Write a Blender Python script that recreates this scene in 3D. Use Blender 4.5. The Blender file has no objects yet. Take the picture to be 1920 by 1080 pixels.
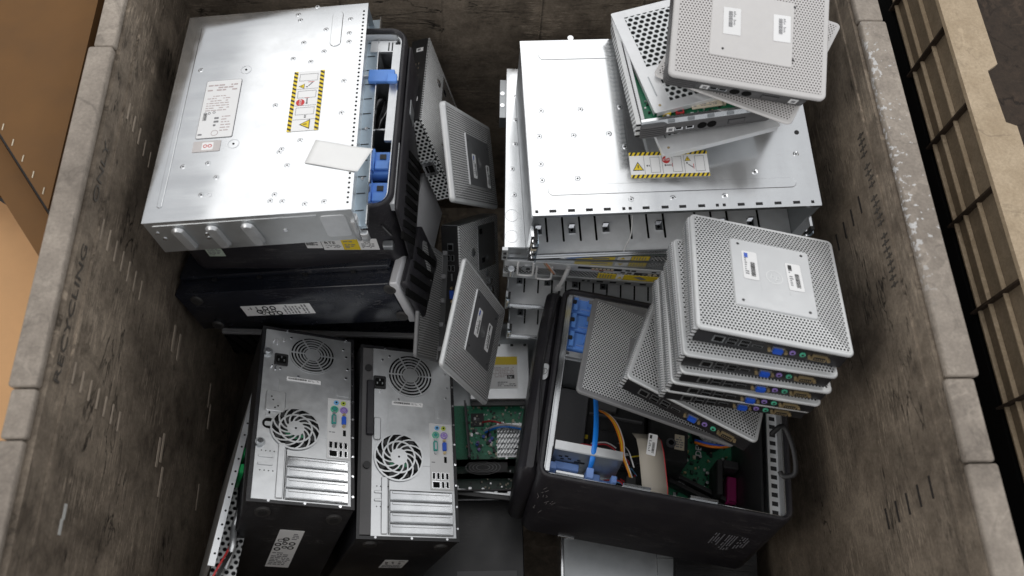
import bpy, bmesh, math, random
from mathutils import Matrix, Vector
C = bpy.context.scene
R = math.radians
random.seed(7)

# ---------------------------------------------------------------- camera
H = 2.0                                   # camera height over the floor
cd = bpy.data.cameras.new('camera')
cam = bpy.data.objects.new('camera', cd)
C.collection.objects.link(cam)
C.camera = cam
cd.sensor_width = 36
cd.lens = 1550 / 1920 * 36
cd.clip_start = .05
cd.clip_end = 60
WR = Matrix(((0.99915338, -0.0211981, 0.03525866),
             (-0.00482707, -0.91151817, -0.41123148),
             (0.04085624, 0.41071313, -0.91084878)))       # world -> camera axes
cam.matrix_world = Matrix.Translation((0, 0, H)) @ (WR.transposed() @ Matrix(((1, 0, 0), (0, -1, 0), (0, 0, -1)))).to_4x4()
cd.dof.use_dof = True
cd.dof.focus_distance = 1.43
cd.dof.aperture_fstop = 3.2

# ---------------------------------------------------------------- light
w = bpy.data.worlds.new('World'); C.world = w; w.use_nodes = True
w.node_tree.nodes['Background'].inputs[0].default_value = (.97, .98, 1, 1)
w.node_tree.nodes['Background'].inputs[1].default_value = .72
def area(name, loc, sx, sy, power, col, target=None):
    l = bpy.data.lights.new(name, 'AREA'); l.shape = 'RECTANGLE'; l.size = sx; l.size_y = sy
    l.energy = power; l.color = col
    o = bpy.data.objects.new(name, l); C.collection.objects.link(o); o.location = loc
    if target is not None:
        o.rotation_euler = (Vector(target) - Vector(loc)).to_track_quat('-Z', 'Y').to_euler()
    return o
area('ceiling_light', (-1.64, 2.95, H + 1.6), 1.46, 4.2, 19, (1, .985, .96))
area('ceiling_light', (.30, 1.9, H + 1.6), .95, 3.0, 10, (1, .985, .96))
area('ceiling_light', (3.5, 3.9, H + 1.6), 1.7, 4.4, 88, (1, .985, .96))
area('ceiling_light', (-3.2, -1.2, H + 1.5), 1.2, 3.0, 40, (1, .95, .88), (-.6, .5, 1.0))
C.view_settings.view_transform = 'Standard'
C.view_settings.look = 'None'
C.view_settings.exposure = 0
C.view_settings.gamma = 1
C.render.engine = 'CYCLES'

POSES = {
    'S1': ([[0.99401, -0.00519, -0.10913], [0.01662, 0.99443, 0.10407], [0.10799, -0.10526, 0.98856]], [-0.4795, 0.581, -1.1491], [0.309, 0.4269, 0.0777]),
    'S2': ([[0.99912, -0.04129, 0.00704], [0.04179, 0.99394, -0.10172], [-0.0028, 0.10192, 0.99479]], [0.084, 0.641, -1.2821], [0.456, 0.3156, 0.1693]),
    'T1': ([[0.92623, -0.10228, 0.36282], [-0.03525, 0.93477, 0.3535], [-0.37531, -0.34021, 0.86221]], [-0.4851, 0.0932, -1.6056], [0.1577, 0.3469, 0.3834]),
    'T2': ([[0.94246, -0.05014, 0.33053], [-0.00076, 0.98836, 0.1521], [-0.33431, -0.1436, 0.93146]], [-0.3131, 0.132, -1.7188], [0.1676, 0.3502, 0.3573]),
    'TC1': ([[0.9807, 0.1268, 0.14882], [-0.16032, 0.95721, 0.24094], [-0.1119, -0.26015, 0.95906]], [0.2868, 0.3939, -1.0534], [0.2243, 0.2158, 0.0341]),
    'TC2': ([[0.98516, 0.08556, 0.14882], [-0.12004, 0.96309, 0.24094], [-0.12271, -0.25523, 0.95906]], [0.2738, 0.3663, -1.0788], [0.2243, 0.2158, 0.03]),
    'TC3': ([[0.98621, 0.07234, 0.14882], [-0.10712, 0.96461, 0.24094], [-0.12612, -0.25356, 0.95906]], [0.2753, 0.3519, -1.1047], [0.2243, 0.2158, 0.026]),
    'TC4': ([[0.98406, 0.09733, 0.14882], [-0.13155, 0.96158, 0.24094], [-0.11965, -0.25668, 0.95906]], [0.2671, 0.3461, -1.1311], [0.2243, 0.2158, 0.026]),
    'TC5': ([[0.98491, 0.08829, 0.14882], [-0.12271, 0.96275, 0.24094], [-0.12201, -0.25557, 0.95906]], [0.2635, 0.3428, -1.1589], [0.2243, 0.2158, 0.026]),
    'TC22': ([[0.88481, 0.3926, 0.25095], [-0.45298, 0.85096, 0.26586], [-0.10917, -0.34891, 0.93078]], [0.2157, 0.3816, -1.2266], [0.2207, 0.1857, 0.0345]),
    'CV23': ([[0.93884, 0.23085, 0.2555], [-0.30462, 0.90277, 0.30365], [-0.16055, -0.36291, 0.91789]], [0.1561, 0.3943, -1.2927], [0.2786, 0.2226, 0.0088]),
    'D': ([[0.98127, 0.17825, 0.07311], [-0.18957, 0.96104, 0.20117], [-0.0344, -0.21126, 0.97682]], [0.0742, 0.2195, -1.5594], [0.418, 0.3834, 0.2416]),
    'A': ([[0.99732, 0.03487, -0.06439], [-0.03273, 0.99889, 0.03397], [0.06551, -0.03178, 0.99735]], [-0.5293, 0.6333, -1.3157], [0.4139, 0.3578, 0.1988]),
    'B': ([[0.9558, 0.14774, -0.2542], [-0.08077, 0.96326, 0.25613], [0.2827, -0.22427, 0.93262]], [-0.5168, 0.581, -1.4711], [0.4249, 0.2588, 0.1058]),
    'TC20': ([[0.98851, 0.12595, 0.0836], [-0.10385, 0.96766, -0.2299], [-0.10985, 0.21858, 0.96962]], [0.266, 0.7543, -0.9636], [0.2328, 0.1948, 0.0379]),
    'TC19': ([[0.99052, -0.0943, -0.09985], [0.10025, 0.99337, 0.0563], [0.09388, -0.06577, 0.99341]], [0.2474, 0.7272, -1.0621], [0.2062, 0.2302, 0.0374]),
    'C17': ([[0.30188, 0.19917, 0.93231], [-0.00155, 0.97803, -0.20844], [-0.95335, 0.06148, 0.29555]], [-0.0644, 0.419, -1.2191], [0.2339, 0.1864, 0.0087]),
    'C16': ([[0.24383, 0.05059, 0.9685], [0.25125, 0.96125, -0.11347], [-0.93671, 0.271, 0.22168]], [-0.1142, 0.4781, -1.3461], [0.1486, 0.2067, 0.008]),
    'C14': ([[0.233, -0.09908, 0.96742], [0.45075, 0.89248, -0.01716], [-0.8617, 0.44006, 0.25261]], [-0.0467, 0.6639, -1.1408], [0.324, 0.1605, 0.0114]),
    'TC13': ([[0.95666, 0.02176, -0.29039], [0.06905, 0.95182, 0.29879], [0.2829, -0.3059, 0.90906]], [-0.076, 0.791, -1.3528], [0.0333, 0.2563, 0.1867]),
    'TC15': ([[0.92605, -0.03076, -0.37615], [-0.19508, 0.81419, -0.54684], [0.32308, 0.57978, 0.74798]], [0.0128, 0.6929, -1.6947], [0.0362, 0.2288, 0.2062]),
    'CL': ([[0.99126, 0.08718, -0.09901], [-0.07736, 0.99207, 0.09901], [0.10686, -0.09049, 0.99015]], [-0.5768, 0.6398, -1.7703], [0.46, 0.38, 0.11]),
    'S3': ([[0.99963, 0.0261, 0.00704], [-0.02525, 0.99449, -0.10172], [-0.00966, 0.1015, 0.99479]], [0.0462, 0.6633, -1.3349], [0.453, 0.36, 0.05]),
    'S4': ([[0.99702, 0.07677, 0.00704], [-0.07566, 0.99193, -0.10172], [-0.01479, 0.10088, 0.99479]], [0.0468, 0.6695, -1.4227], [0.453, 0.31, 0.085]),
    'S5': ([[0.99703, 0.07667, 0.00704], [-0.07556, 0.99194, -0.10172], [-0.01478, 0.10088, 0.99479]], [0.0555, 0.6585, -1.5294], [0.453, 0.31, 0.1]),
    'S6': ([[0.99704, 0.07657, 0.00704], [-0.07546, 0.99195, -0.10172], [-0.01477, 0.10089, 0.99479]], [0.061, 0.6351, -1.6374], [0.453, 0.31, 0.1]),
    'P8': ([[0.93185, 0.00394, 0.36282], [-0.14154, 0.92467, 0.3535], [-0.3341, -0.38076, 0.86221]], [-0.508, 0.031, -1.5474], [0.045, 0.4, 0.3]),
    'LIDL': ([[0.96891, -0.22636, -0.09985], [0.23263, 0.97093, 0.0563], [0.0842, -0.07778, 0.99341]], [0.2865, 0.7035, -1.0689], [0.19, 0.21, 0.006]),
    'LIDH': ([[0.96684, -0.23505, -0.09985], [0.24134, 0.96881, 0.0563], [0.0835, -0.07853, 0.99341]], [0.2677, 0.7474, -1.0209], [0.2, 0.215, 0.006]),
    'LIDP': ([[0.85639, 0.50658, -0.09985], [-0.50345, 0.86219, 0.0563], [0.11461, 0.00206, 0.99341]], [0.27, 0.8158, -1.0195], [0.22, 0.22, 0.006]),
}

# ---------------------------------------------------------------- materials
MATS = {}
def _nodes(name):
    m = bpy.data.materials.new(name); m.use_nodes = True
    nt = m.node_tree; b = nt.nodes['Principled BSDF']
    return m, nt, b
def N(nt, typ, **k):
    n = nt.nodes.new(typ)
    for a, v in k.items():
        if a.startswith('i_'):
            n.inputs[int(a[2:])].default_value = v
        else:
            setattr(n, a, v)
    return n
def L(nt, a, b): nt.links.new(a, b)
def vm(nt, op, a, b=None):
    n = N(nt, 'ShaderNodeVectorMath', operation=op)
    if isinstance(a, tuple): n.inputs[0].default_value = a
    else: L(nt, a, n.inputs[0])
    if b is not None:
        if isinstance(b, tuple): n.inputs[1].default_value = b
        else: L(nt, b, n.inputs[1])
    return n
def ma(nt, op, a, b=None, c=None, clamp=False):
    n = N(nt, 'ShaderNodeMath', operation=op, use_clamp=clamp)
    for i, v in enumerate((a, b, c)):
        if v is None: continue
        if isinstance(v, (int, float)): n.inputs[i].default_value = v
        else: L(nt, v, n.inputs[i])
    return n.outputs[0]
def mixc(nt, f, a, b, blend='MIX'):
    n = N(nt, 'ShaderNodeMix', data_type='RGBA', blend_type=blend)
    if isinstance(f, (int, float)): n.inputs[0].default_value = f
    else: L(nt, f, n.inputs[0])
    for i, v in ((6, a), (7, b)):
        if isinstance(v, tuple): n.inputs[i].default_value = (*v[:3], 1)
        else: L(nt, v, n.inputs[i])
    return n.outputs[2]
def noise(nt, vec, scale, detail=4, rough=.6, dist=0):
    n = N(nt, 'ShaderNodeTexNoise'); L(nt, vec, n.inputs['Vector'])
    n.inputs['Scale'].default_value = scale; n.inputs['Detail'].default_value = detail
    n.inputs['Roughness'].default_value = rough; n.inputs['Distortion'].default_value = dist
    return n.outputs[0]
def ramp(nt, v, lo, hi, a=0., b=1.):
    n = N(nt, 'ShaderNodeMapRange'); n.clamp = True
    L(nt, v, n.inputs[0])
    for i, x in ((1, lo), (2, hi), (3, a), (4, b)): n.inputs[i].default_value = x
    return n.outputs[0]

def hexmask(nt, co, plane, pitch, rad):
    s = N(nt, 'ShaderNodeSeparateXYZ'); L(nt, co, s.inputs[0])
    ix = {'x': 0, 'y': 1, 'z': 2}
    c = N(nt, 'ShaderNodeCombineXYZ'); L(nt, s.outputs[ix[plane[0]]], c.inputs[0]); L(nt, s.outputs[ix[plane[1]]], c.inputs[1])
    q = vm(nt, 'MULTIPLY', c.outputs[0], (1 / pitch, 1 / (pitch * 1.732), 1)).outputs[0]
    ds = []
    for off in ((20., 20., 0.), (20.5, 20.5, 0.)):
        a = vm(nt, 'ADD', q, off).outputs[0]
        a = vm(nt, 'FRACTION', a).outputs[0]
        a = vm(nt, 'SUBTRACT', a, (.5, .5, 0)).outputs[0]
        a = vm(nt, 'MULTIPLY', a, (1, 1.732, 0)).outputs[0]
        ds.append(vm(nt, 'LENGTH', a).outputs['Value'])
    d = ma(nt, 'MINIMUM', ds[0], ds[1])
    return ramp(nt, d, rad - .07, rad + .07, 1, 0)

def mat(name, col, rough=.5, metal=0., var=.08, scale=30., bump=0., streak=None, dust=0., perf=None, hole=(.012, .012, .013), spec=.5, scuff=0., coat=0., rv=(.82, 1.2)):
    if name in MATS: return MATS[name]
    m, nt, b = _nodes(name)
    tc = N(nt, 'ShaderNodeTexCoord'); co = tc.outputs['Object']
    v = co
    if streak:
        v = vm(nt, 'MULTIPLY', co, streak).outputs[0]
    n1 = noise(nt, v, scale, 5, .62)
    n2 = noise(nt, co, 6, 3, .6)
    f = ma(nt, 'ADD', ma(nt, 'MULTIPLY', n1, .5), ma(nt, 'MULTIPLY', n2, .5))
    k = ramp(nt, f, .35, .65, 1 - var, 1 + var)
    oi = N(nt, 'ShaderNodeObjectInfo')
    k = ma(nt, 'MULTIPLY', k, ramp(nt, oi.outputs['Random'], 0, 1, .93, 1.04))
    base = vm(nt, 'SCALE', tuple(col)); L(nt, k, base.inputs['Scale'])
    c = base.outputs[0]
    r = ramp(nt, f, .35, .65, rough * rv[0], min(1, rough * rv[1]))
    if dust > 0:
        dn = noise(nt, co, 14, 8, .7)
        dm = ramp(nt, dn, .5, .75, 0, dust)
        c = mixc(nt, dm, c, (.30, .28, .25))
        r = ma(nt, 'ADD', r, ma(nt, 'MULTIPLY', dm, .5), clamp=True)
    if scuff > 0:
        sv = vm(nt, 'MULTIPLY', co, (9, 190, 60)).outputs[0]
        sn = noise(nt, sv, 1, 4, .7, .6)
        s1 = ramp(nt, ma(nt, 'ABSOLUTE', ma(nt, 'SUBTRACT', sn, .5)), .0, .010, scuff, 0)
        gate = ramp(nt, noise(nt, co, 9, 2), .5, .62)
        s1 = ma(nt, 'MULTIPLY', s1, gate)
        c = mixc(nt, s1, c, (.42, .40, .38))
        sm = ramp(nt, noise(nt, co, 900, 2, .5), .68, .74, 0, scuff)
        c = mixc(nt, sm, c, (.35, .34, .32))
    L(nt, c, b.inputs['Base Color']); L(nt, r, b.inputs['Roughness'])
    b.inputs['Metallic'].default_value = metal
    b.inputs['Specular IOR Level'].default_value = spec
    if coat: b.inputs['Coat Weight'].default_value = coat
    hgt = None
    if bump:
        bn = N(nt, 'ShaderNodeBump'); bn.inputs['Strength'].default_value = bump; bn.inputs['Distance'].default_value = .002
        L(nt, n1, bn.inputs['Height']); L(nt, bn.outputs[0], b.inputs['Normal'])
    if perf:
        plane, pitch, rad = perf
        mk = hexmask(nt, co, plane, pitch, rad)
        c2 = mixc(nt, mk, c, hole)
        L(nt, c2, b.inputs['Base Color'])
        L(nt, ma(nt, 'MULTIPLY', ma(nt, 'SUBTRACT', 1, mk), metal), b.inputs['Metallic'])
        L(nt, ma(nt, 'MULTIPLY', ma(nt, 'SUBTRACT', 1, mk), spec), b.inputs['Specular IOR Level'])
        L(nt, ma(nt, 'MAXIMUM', r, mk), b.inputs['Roughness'])
    MATS[name] = m
    return m

STEEL = mat('galvanised_steel', (.72, .735, .75), .13, .93, .05, 60, .008, (.5, .08, 1), dust=.10, rv=(.6, 1.9), scuff=.16)
STEEL2 = mat('galvanised_steel_turned', (.70, .715, .73), .09, .93, .05, 60, .006, (.08, .5, 1), dust=.10, rv=(.6, 1.9), scuff=.16)
STEELD = mat('dull_steel', (.44, .46, .475), .38, .9, .10, 50, .03, dust=.10)
STEELG = mat('grey_steel', (.70, .715, .73), .38, .8, .08, 70, .03, dust=.12)
CHROME = mat('bright_plated_steel', (.85, .86, .88), .18, 1., .05)
BLUEST = mat('bluish_metal_and_reflection', (.50, .60, .68), .35, .8, .12, 40)
BLACK = mat('black_painted_steel', (.012, .012, .014), .36, 0, .25, 25, .04, dust=.045, scuff=.18)
BLACKM = mat('matt_black_plastic', (.016, .016, .017), .55, 0, .2, 60, .03, dust=.06)
NAVY = mat('blue_black_gloss_paint', (.011, .013, .020), .24, 0, .2, 25, .02, dust=.05, scuff=.2)
CHAR = mat('charcoal_plastic', (.015, .014, .018), .42, 0, .12, 300, .06, dust=.05, scuff=.22)
CHAR2 = mat('grey_charcoal_plastic', (.10, .10, .105), .45, 0, .1, 200, .04)
TRIM = mat('pale_silver_trim', (.58, .58, .60), .4, .2, .05)
DKGREY = mat('dark_grey_plastic', (.085, .083, .085), .45, 0, .1, 200, .04, dust=.05)
MIDGREY = mat('mid_grey_plastic', (.20, .20, .205), .5, 0, .1, 150, .03)
LIDM = mat('satin_steel_lid', (.76, .77, .78), .34, .5, .05, 60, .01, dust=.05)
TRAY = mat('satin_steel_tray', (.80, .82, .84), .42, .40, .08, 60, .02, dust=.08)
SILVERP = mat('silver_painted_plastic', (.56, .57, .575), .38, .25, .06, 90, .02, dust=.08)
PERFS = mat('silver_perforated_cover', (.64, .65, .655), .36, .25, .06, 90, 0, perf=('xy', .0050, .34), hole=(.015, .015, .015))
PERFD = mat('grey_perforated_cover', (.52, .52, .52), .45, .3, .08, 90, 0, perf=('xy', .0050, .34), hole=(.025, .025, .025))
PERFSTR = mat('fine_ribbed_perforated_cover', (.68, .68, .68), .38, .25, .08, 90, 0, perf=('xy', .0046, .35), hole=(.02, .02, .02))
PLATED = mat('dark_centre_plate', (.17, .17, .175), .42, .4, .06, 90, .02)
LIGHTP = mat('pale_grey_plastic', (.60, .585, .575), .45, 0, .03, 90, .02, dust=.04)
PERFL = mat('pale_perforated_cover', (.62, .60, .59), .5, 0, .03, 90, 0, perf=('xy', .0046, .27), hole=(.075, .068, .066))
PERFX = mat('steel_side_grille', (.66, .67, .68), .40, .35, .06, 60, 0, perf=('yz', .0042, .33))
PERFXS = mat('steel_square_grille', (.84, .85, .85), .40, .1, .06, 60, 0, perf=('xz', .0085, .34))
PERFBIG = mat('steel_hexagon_grille', (.74, .76, .77), .36, .4, .05, 60, 0, perf=('xy', .0105, .36), hole=(.02, .022, .022))
PERFYZ = mat('steel_cooling_holes', (.66, .67, .67), .40, .3, .06, 60, 0, perf=('yz', .0075, .33))
MESH = mat('hexagon_mesh_front', (.78, .80, .81), .38, .3, .06, 60, 0, perf=('xz', .0068, .41), hole=(.012, .012, .012))
VOID = mat('dark_interior_and_gap_shade', (.006, .006, .006), .9, 0, .1, spec=.1)
WHITE = mat('white_label_paper', (.82, .82, .82), .55, 0, .02)
PAPER = mat('blank_white_paper', (.88, .88, .87), .6, 0, .02)
INK = mat('black_ink', (.03, .03, .03), .6, 0, .02)
GREYINK = mat('grey_ink', (.22, .22, .23), .6, 0, .02)
PINKINK = mat('faded_ink', (.50, .42, .42), .6, 0, .02)
REDL = mat('red_print', (.55, .04, .04), .5, 0, .02)
YEL = mat('yellow_print', (.78, .58, .03), .5, 0, .03)
BLUEP = mat('blue_plastic_bracket', (.12, .29, .74), .38, 0, .08, 60, .02, dust=.06)
BLUE2 = mat('pale_blue_clip', (.20, .34, .72), .42, 0, .08)
VGAB = mat('blue_video_socket', (.015, .085, .50), .35)
SERG = mat('green_serial_socket', (.02, .26, .23), .4)
GREENJ = mat('green_keyboard_socket', (.08, .42, .27), .4)
PURPJ = mat('purple_keyboard_socket', (.27, .18, .50), .4)
LIMEJ = mat('lime_audio_socket', (.38, .47, .06), .4)
SKYJ = mat('light_blue_audio_socket', (.15, .38, .66), .4)
BRASS = mat('brass_post', (.50, .39, .22), .32, .7, .1)
IOW = mat('off_white_port_plate', (.60, .60, .60), .45, .1, .03)
PCB = mat('green_circuit_board', (.020, .17, .085), .4, 0, .5, 400, .1)
PCBD = mat('dark_green_circuit_board', (.008, .050, .030), .4, 0, .5, 400, .1)
CHIP = mat('black_chip', (.015, .015, .016), .45)
ALU = mat('aluminium_heatsink', (.62, .63, .64), .35, .9)
CREAM = mat('cream_connector', (.62, .55, .42), .5)
RED = mat('red_plastic', (.50, .03, .04), .45)
ORANGE = mat('orange_wire', (.75, .20, .015), .45)
WIREW = mat('white_wire', (.6, .6, .6), .45)
WIREB = mat('black_wire', (.015, .015, .015), .45)
SATA = mat('bright_blue_cable', (.01, .20, .72), .35)
MAG = mat('magenta_plastic', (.26, .01, .10), .45)
GREENC = mat('green_plastic_clip', (.005, .30, .08), .4)
RIBBON = mat('beige_ribbon_cable', (.42, .38, .32), .5, 0, .06, 400, 0, (400, 1, 1))
RUBBER = mat('rubber_foot', (.035, .033, .032), .6)
SLEEVE = mat('dark_slot', (.01, .01, .011), .5, .2)

def wall_material(name, dark, light, amt=1., rim=False):
    m, nt, b = _nodes(name)
    co = N(nt, 'ShaderNodeTexCoord').outputs['Object']
    big = noise(nt, co, 3.2, 10, .68, .4)
    mid = noise(nt, co, 26, 8, .72, .3)
    f = ma(nt, 'ADD', ma(nt, 'MULTIPLY', big, .62), ma(nt, 'MULTIPLY', mid, .38))
    c = mixc(nt, ramp(nt, f, .38, .62), dark, light)
    fine = noise(nt, co, 220, 5, .7)
    c = mixc(nt, ramp(nt, fine, .35, .65, .0, .35), c, tuple(x * .55 for x in dark))
    def scratches(rot, sc, width, gate_lo, col, a, c, seed):
        mp = N(nt, 'ShaderNodeMapping'); L(nt, co, mp.inputs[0])
        mp.inputs['Rotation'].default_value = rot; mp.inputs['Scale'].default_value = sc
        mp.inputs['Location'].default_value = (seed, seed * 2, seed)
        n = noise(nt, mp.outputs[0], 1, 5, .55, .5)
        s = ramp(nt, ma(nt, 'ABSOLUTE', ma(nt, 'SUBTRACT', n, .5)), 0, width, 1, 0)
        g = ramp(nt, noise(nt, vm(nt, 'ADD', co, (seed, 0, 0)).outputs[0], 7, 3), gate_lo, gate_lo + .08)
        s = ma(nt, 'MULTIPLY', ma(nt, 'MULTIPLY', s, g), a)
        return mixc(nt, s, c, col), s
    c, s1 = scratches((R(42), R(8), 0), (14, 14, 150), .026, .52, tuple(x * .25 for x in dark), .60 * amt, c, 3.1)
    c, s2 = scratches((R(50), R(-20), 0), (10, 10, 150), .026, .50, tuple(min(1, x * 1.6) for x in light), .55 * amt, c, 9.7)
    c, s3 = scratches((R(-35), R(25), 0), (9, 9, 170), .022, .53, tuple(x * .3 for x in dark), .55 * amt, c, 5.3)
    c, s4 = scratches((R(70), R(40), R(5)), (4, 4, 22), .012, .52, tuple(x * .12 for x in dark), .95 * amt, c, 14.)
    blot = ramp(nt, noise(nt, co, 8, 6, .75, 1.2), .60, .72, 0, .55)
    c = mixc(nt, blot, c, tuple(x * .40 for x in dark))
    if rim:
        xs = N(nt, 'ShaderNodeSeparateXYZ'); L(nt, co, xs.inputs[0])
        edge = ramp(nt, xs.outputs[0], .607, .630, .11, -.02)
        sp = ramp(nt, ma(nt, 'ADD', noise(nt, co, 130, 3, .55), edge), .64, .67, 0, .8)
        g = ma(nt, 'MULTIPLY', ramp(nt, xs.outputs[0], .55, .60), ma(nt, 'MULTIPLY', ramp(nt, xs.outputs[1], .42, .55), ramp(nt, xs.outputs[1], .86, .93, 1, 0)))
        c = mixc(nt, ma(nt, 'MULTIPLY', sp, g), c, (.62, .62, .62))
    L(nt, c, b.inputs['Base Color'])
    b.inputs['Roughness'].default_value = .72 if not rim else .6
    b.inputs['Specular IOR Level'].default_value = .3
    bn = N(nt, 'ShaderNodeBump'); bn.inputs['Strength'].default_value = .6; bn.inputs['Distance'].default_value = .0025
    hh = ma(nt, 'SUBTRACT', ma(nt, 'ADD', mid, ma(nt, 'MULTIPLY', fine, .3)), ma(nt, 'MULTIPLY', ma(nt, 'ADD', s1, ma(nt, 'ADD', s3, s4)), .8))
    L(nt, hh, bn.inputs['Height']); L(nt, bn.outputs[0], b.inputs['Normal'])
    return m
WALL = wall_material('grimy_grey_brown_bin_plastic', (.094, .074, .056), (.365, .300, .232))
RIM = wall_material('worn_grey_rim_plastic', (.20, .170, .142), (.42, .365, .308), .35, True)
SLOTL = mat('cut_edge_plastic', (.36, .30, .24), .7, 0, .15, 80)
SLOTD = mat('dark_slot_cut', (.02, .017, .015), .8, 0, .1)
INKW = mat('worn_black_stencil', (.075, .065, .055), .8, 0, .4, 300)
TAN = wall_material('tan_bin_plastic', (.38, .29, .19), (.58, .465, .33), .30)
TANW = wall_material('dull_tan_bin_plastic', (.20, .155, .105), (.32, .255, .18), .2)
DARKIN = wall_material('dark_brown_inside_and_rib_shade', (.022, .015, .010), (.075, .050, .034), .8)
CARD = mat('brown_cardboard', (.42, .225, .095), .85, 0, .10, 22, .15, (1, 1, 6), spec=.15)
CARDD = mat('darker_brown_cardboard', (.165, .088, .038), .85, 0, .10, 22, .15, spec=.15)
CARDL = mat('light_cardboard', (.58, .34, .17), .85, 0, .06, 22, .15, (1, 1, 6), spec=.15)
FLOORM = mat('dark_concrete_floor', (.04, .037, .034), .8, 0, .2, 8, .1)

# ---------------------------------------------------------------- mesh helpers
class MB:
    S = 1.0
    def __init__(s):
        s.v = []; s.f = []; s.m = []; s.sm = []; s.mats = []; s.M = Matrix.Identity(4)
    def mi(s, m):
        if m not in s.mats: s.mats.append(m)
        return s.mats.index(m)
    def add(s, vs, fs, m, smooth=False):
        o = len(s.v)
        for p in vs: s.v.append(tuple(s.M @ Vector(p)))
        i = s.mi(m)
        for f in fs: s.f.append([o + a for a in f]); s.m.append(i); s.sm.append(smooth)
        return s
    def box(s, x0, x1, y0, y1, z0, z1, m):
        v = [(x, y, z) for z in (z0, z1) for y in (y0, y1) for x in (x0, x1)]
        return s.add(v, [(0, 2, 3, 1), (4, 5, 7, 6), (0, 1, 5, 4), (2, 6, 7, 3), (0, 4, 6, 2), (1, 3, 7, 5)], m)
    def slab(s, x0, x1, y0, y1, z0, z1, m, r=.004, c=.001, n=4, top=None):
        r = max(min(r, (x1 - x0) / 2 - 1e-5, (y1 - y0) / 2 - 1e-5), 1e-5); c = min(c, (z1 - z0) / 2.01, r * .9)
        def ring(z, i):
            o = []
            for (cx, cy, a0) in ((x1 - r, y1 - r, 0), (x0 + r, y1 - r, 90), (x0 + r, y0 + r, 180), (x1 - r, y0 + r, 270)):
                for k in range(n + 1):
                    a = R(a0 + 90 * k / n); o.append((cx + (r - i) * math.cos(a), cy + (r - i) * math.sin(a), z))
            return o
        rings = [ring(z0, c), ring(z0 + c, 0), ring(z1 - c, 0), ring(z1, c)]
        K = len(rings[0]); v = [p for q in rings for p in q]
        for j in range(3):
            s.add(rings[j] + rings[j + 1], [(k, (k + 1) % K, K + (k + 1) % K, K + k) for k in range(K)], m, True)
        s.add(rings[0], [tuple(reversed(range(K)))], m)
        s.add(rings[3], [tuple(range(K))], top or m)
        return s
    def frame(s, x0, x1, y0, y1, z0, z1, t, m, r=.01, n=5, inner=None, c=.0015):
        def ring(z, i, rr):
            o = []
            for (cx, cy, a0) in ((x1 - r, y1 - r, 0), (x0 + r, y1 - r, 90), (x0 + r, y0 + r, 180), (x1 - r, y0 + r, 270)):
                for k in range(n + 1):
                    a = R(a0 + 90 * k / n); q = max(rr, .0005)
                    sx = cx + (r - i - q) * (1 if math.cos(R(a0 + 45)) > 0 else -1); sy = cy + (r - i - q) * (1 if math.sin(R(a0 + 45)) > 0 else -1)
                    o.append((sx + q * math.cos(a), sy + q * math.sin(a), z))
            return o
        A = [ring(z0, 0, r), ring(z1 - c, 0, r), ring(z1, c, r - c), ring(z1, t - c, max(r - t, 0)), ring(z1 - c, t, max(r - t, 0)), ring(z0, t, max(r - t, 0))]
        K = len(A[0])
        for j in range(5):
            s.add(A[j] + A[j + 1], [(k, (k + 1) % K, K + (k + 1) % K, K + k) for k in range(K)], (inner or m) if j == 4 else m, j != 2)
        s.add(A[5] + A[0], [(k, (k + 1) % K, K + (k + 1) % K, K + k) for k in range(K)], m)
        return s
    def cyl(s, cx, cy, cz, r, h, m, axis='z', n=20, r2=None, top=None):
        r2 = r if r2 is None else r2
        def P(a, rr, t):
            u, q = rr * math.cos(a), rr * math.sin(a)
            return {'z': (cx + u, cy + q, cz + t), 'y': (cx + u, cy + t, cz - q), 'x': (cx + t, cy + u, cz + q)}[axis]
        a_ = [2 * math.pi * k / n for k in range(n)]
        b0 = [P(a, r, 0) for a in a_]; b1 = [P(a, r2, h) for a in a_]
        s.add(b0 + b1, [(k, (k + 1) % n, n + (k + 1) % n, n + k) for k in range(n)], m, True)
        s.add(b0, [tuple(reversed(range(n)))], m); s.add(b1, [tuple(range(n))], top or m)
        return s
    def ring(s, cx, cy, z, r0, r1, h, m, n=28, a0=0, a1=360, sx=1):
        full = a1 - a0 >= 360; K = n if full else n + 1
        pts = [R(a0 + (a1 - a0) * k / n) for k in range(K)]
        f = lambda r, zz: [(cx + r * math.cos(a) * sx, cy + r * math.sin(a), zz) for a in pts]
        A = [f(r0, z), f(r0, z + h), f(r1, z + h), f(r1, z)]
        for j in range(4):
            B = A[j] + A[(j + 1) % 4]
            s.add(B, [(k, (k + 1) % K, K + (k + 1) % K, K + k) for k in range(K if full else K - 1)], m)
        return s
    def tube(s, pts, r, m, n=8, flat=1.):
        pts = [Vector(p) for p in pts]
        # catmull resample
        P = []
        q = [pts[0]] + pts + [pts[-1]]
        for i in range(1, len(q) - 2):
            for k in range(6):
                t = k / 6
                a, b, c, d = q[i - 1], q[i], q[i + 1], q[i + 2]
                P.append(.5 * ((2 * b) + (c - a) * t + (2 * a - 5 * b + 4 * c - d) * t * t + (3 * b - a - 3 * c + d) * t ** 3))
        P.append(pts[-1])
        rings = []; up = Vector((.13, .2, 1)).normalized()
        for i, p in enumerate(P):
            t = (P[min(i + 1, len(P) - 1)] - P[max(i - 1, 0)]).normalized()
            x = t.cross(up)
            if x.length < 1e-3: x = t.cross(Vector((1, 0, 0)))
            x.normalize(); y = x.cross(t).normalized()
            rings.append([tuple(p + x * r * math.cos(2 * math.pi * k / n) + y * r * flat * math.sin(2 * math.pi * k / n)) for k in range(n)])
        for i in range(len(rings) - 1):
            s.add(rings[i] + rings[i + 1], [(k, n + k, n + (k + 1) % n, (k + 1) % n) for k in range(n)], m, True)
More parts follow.
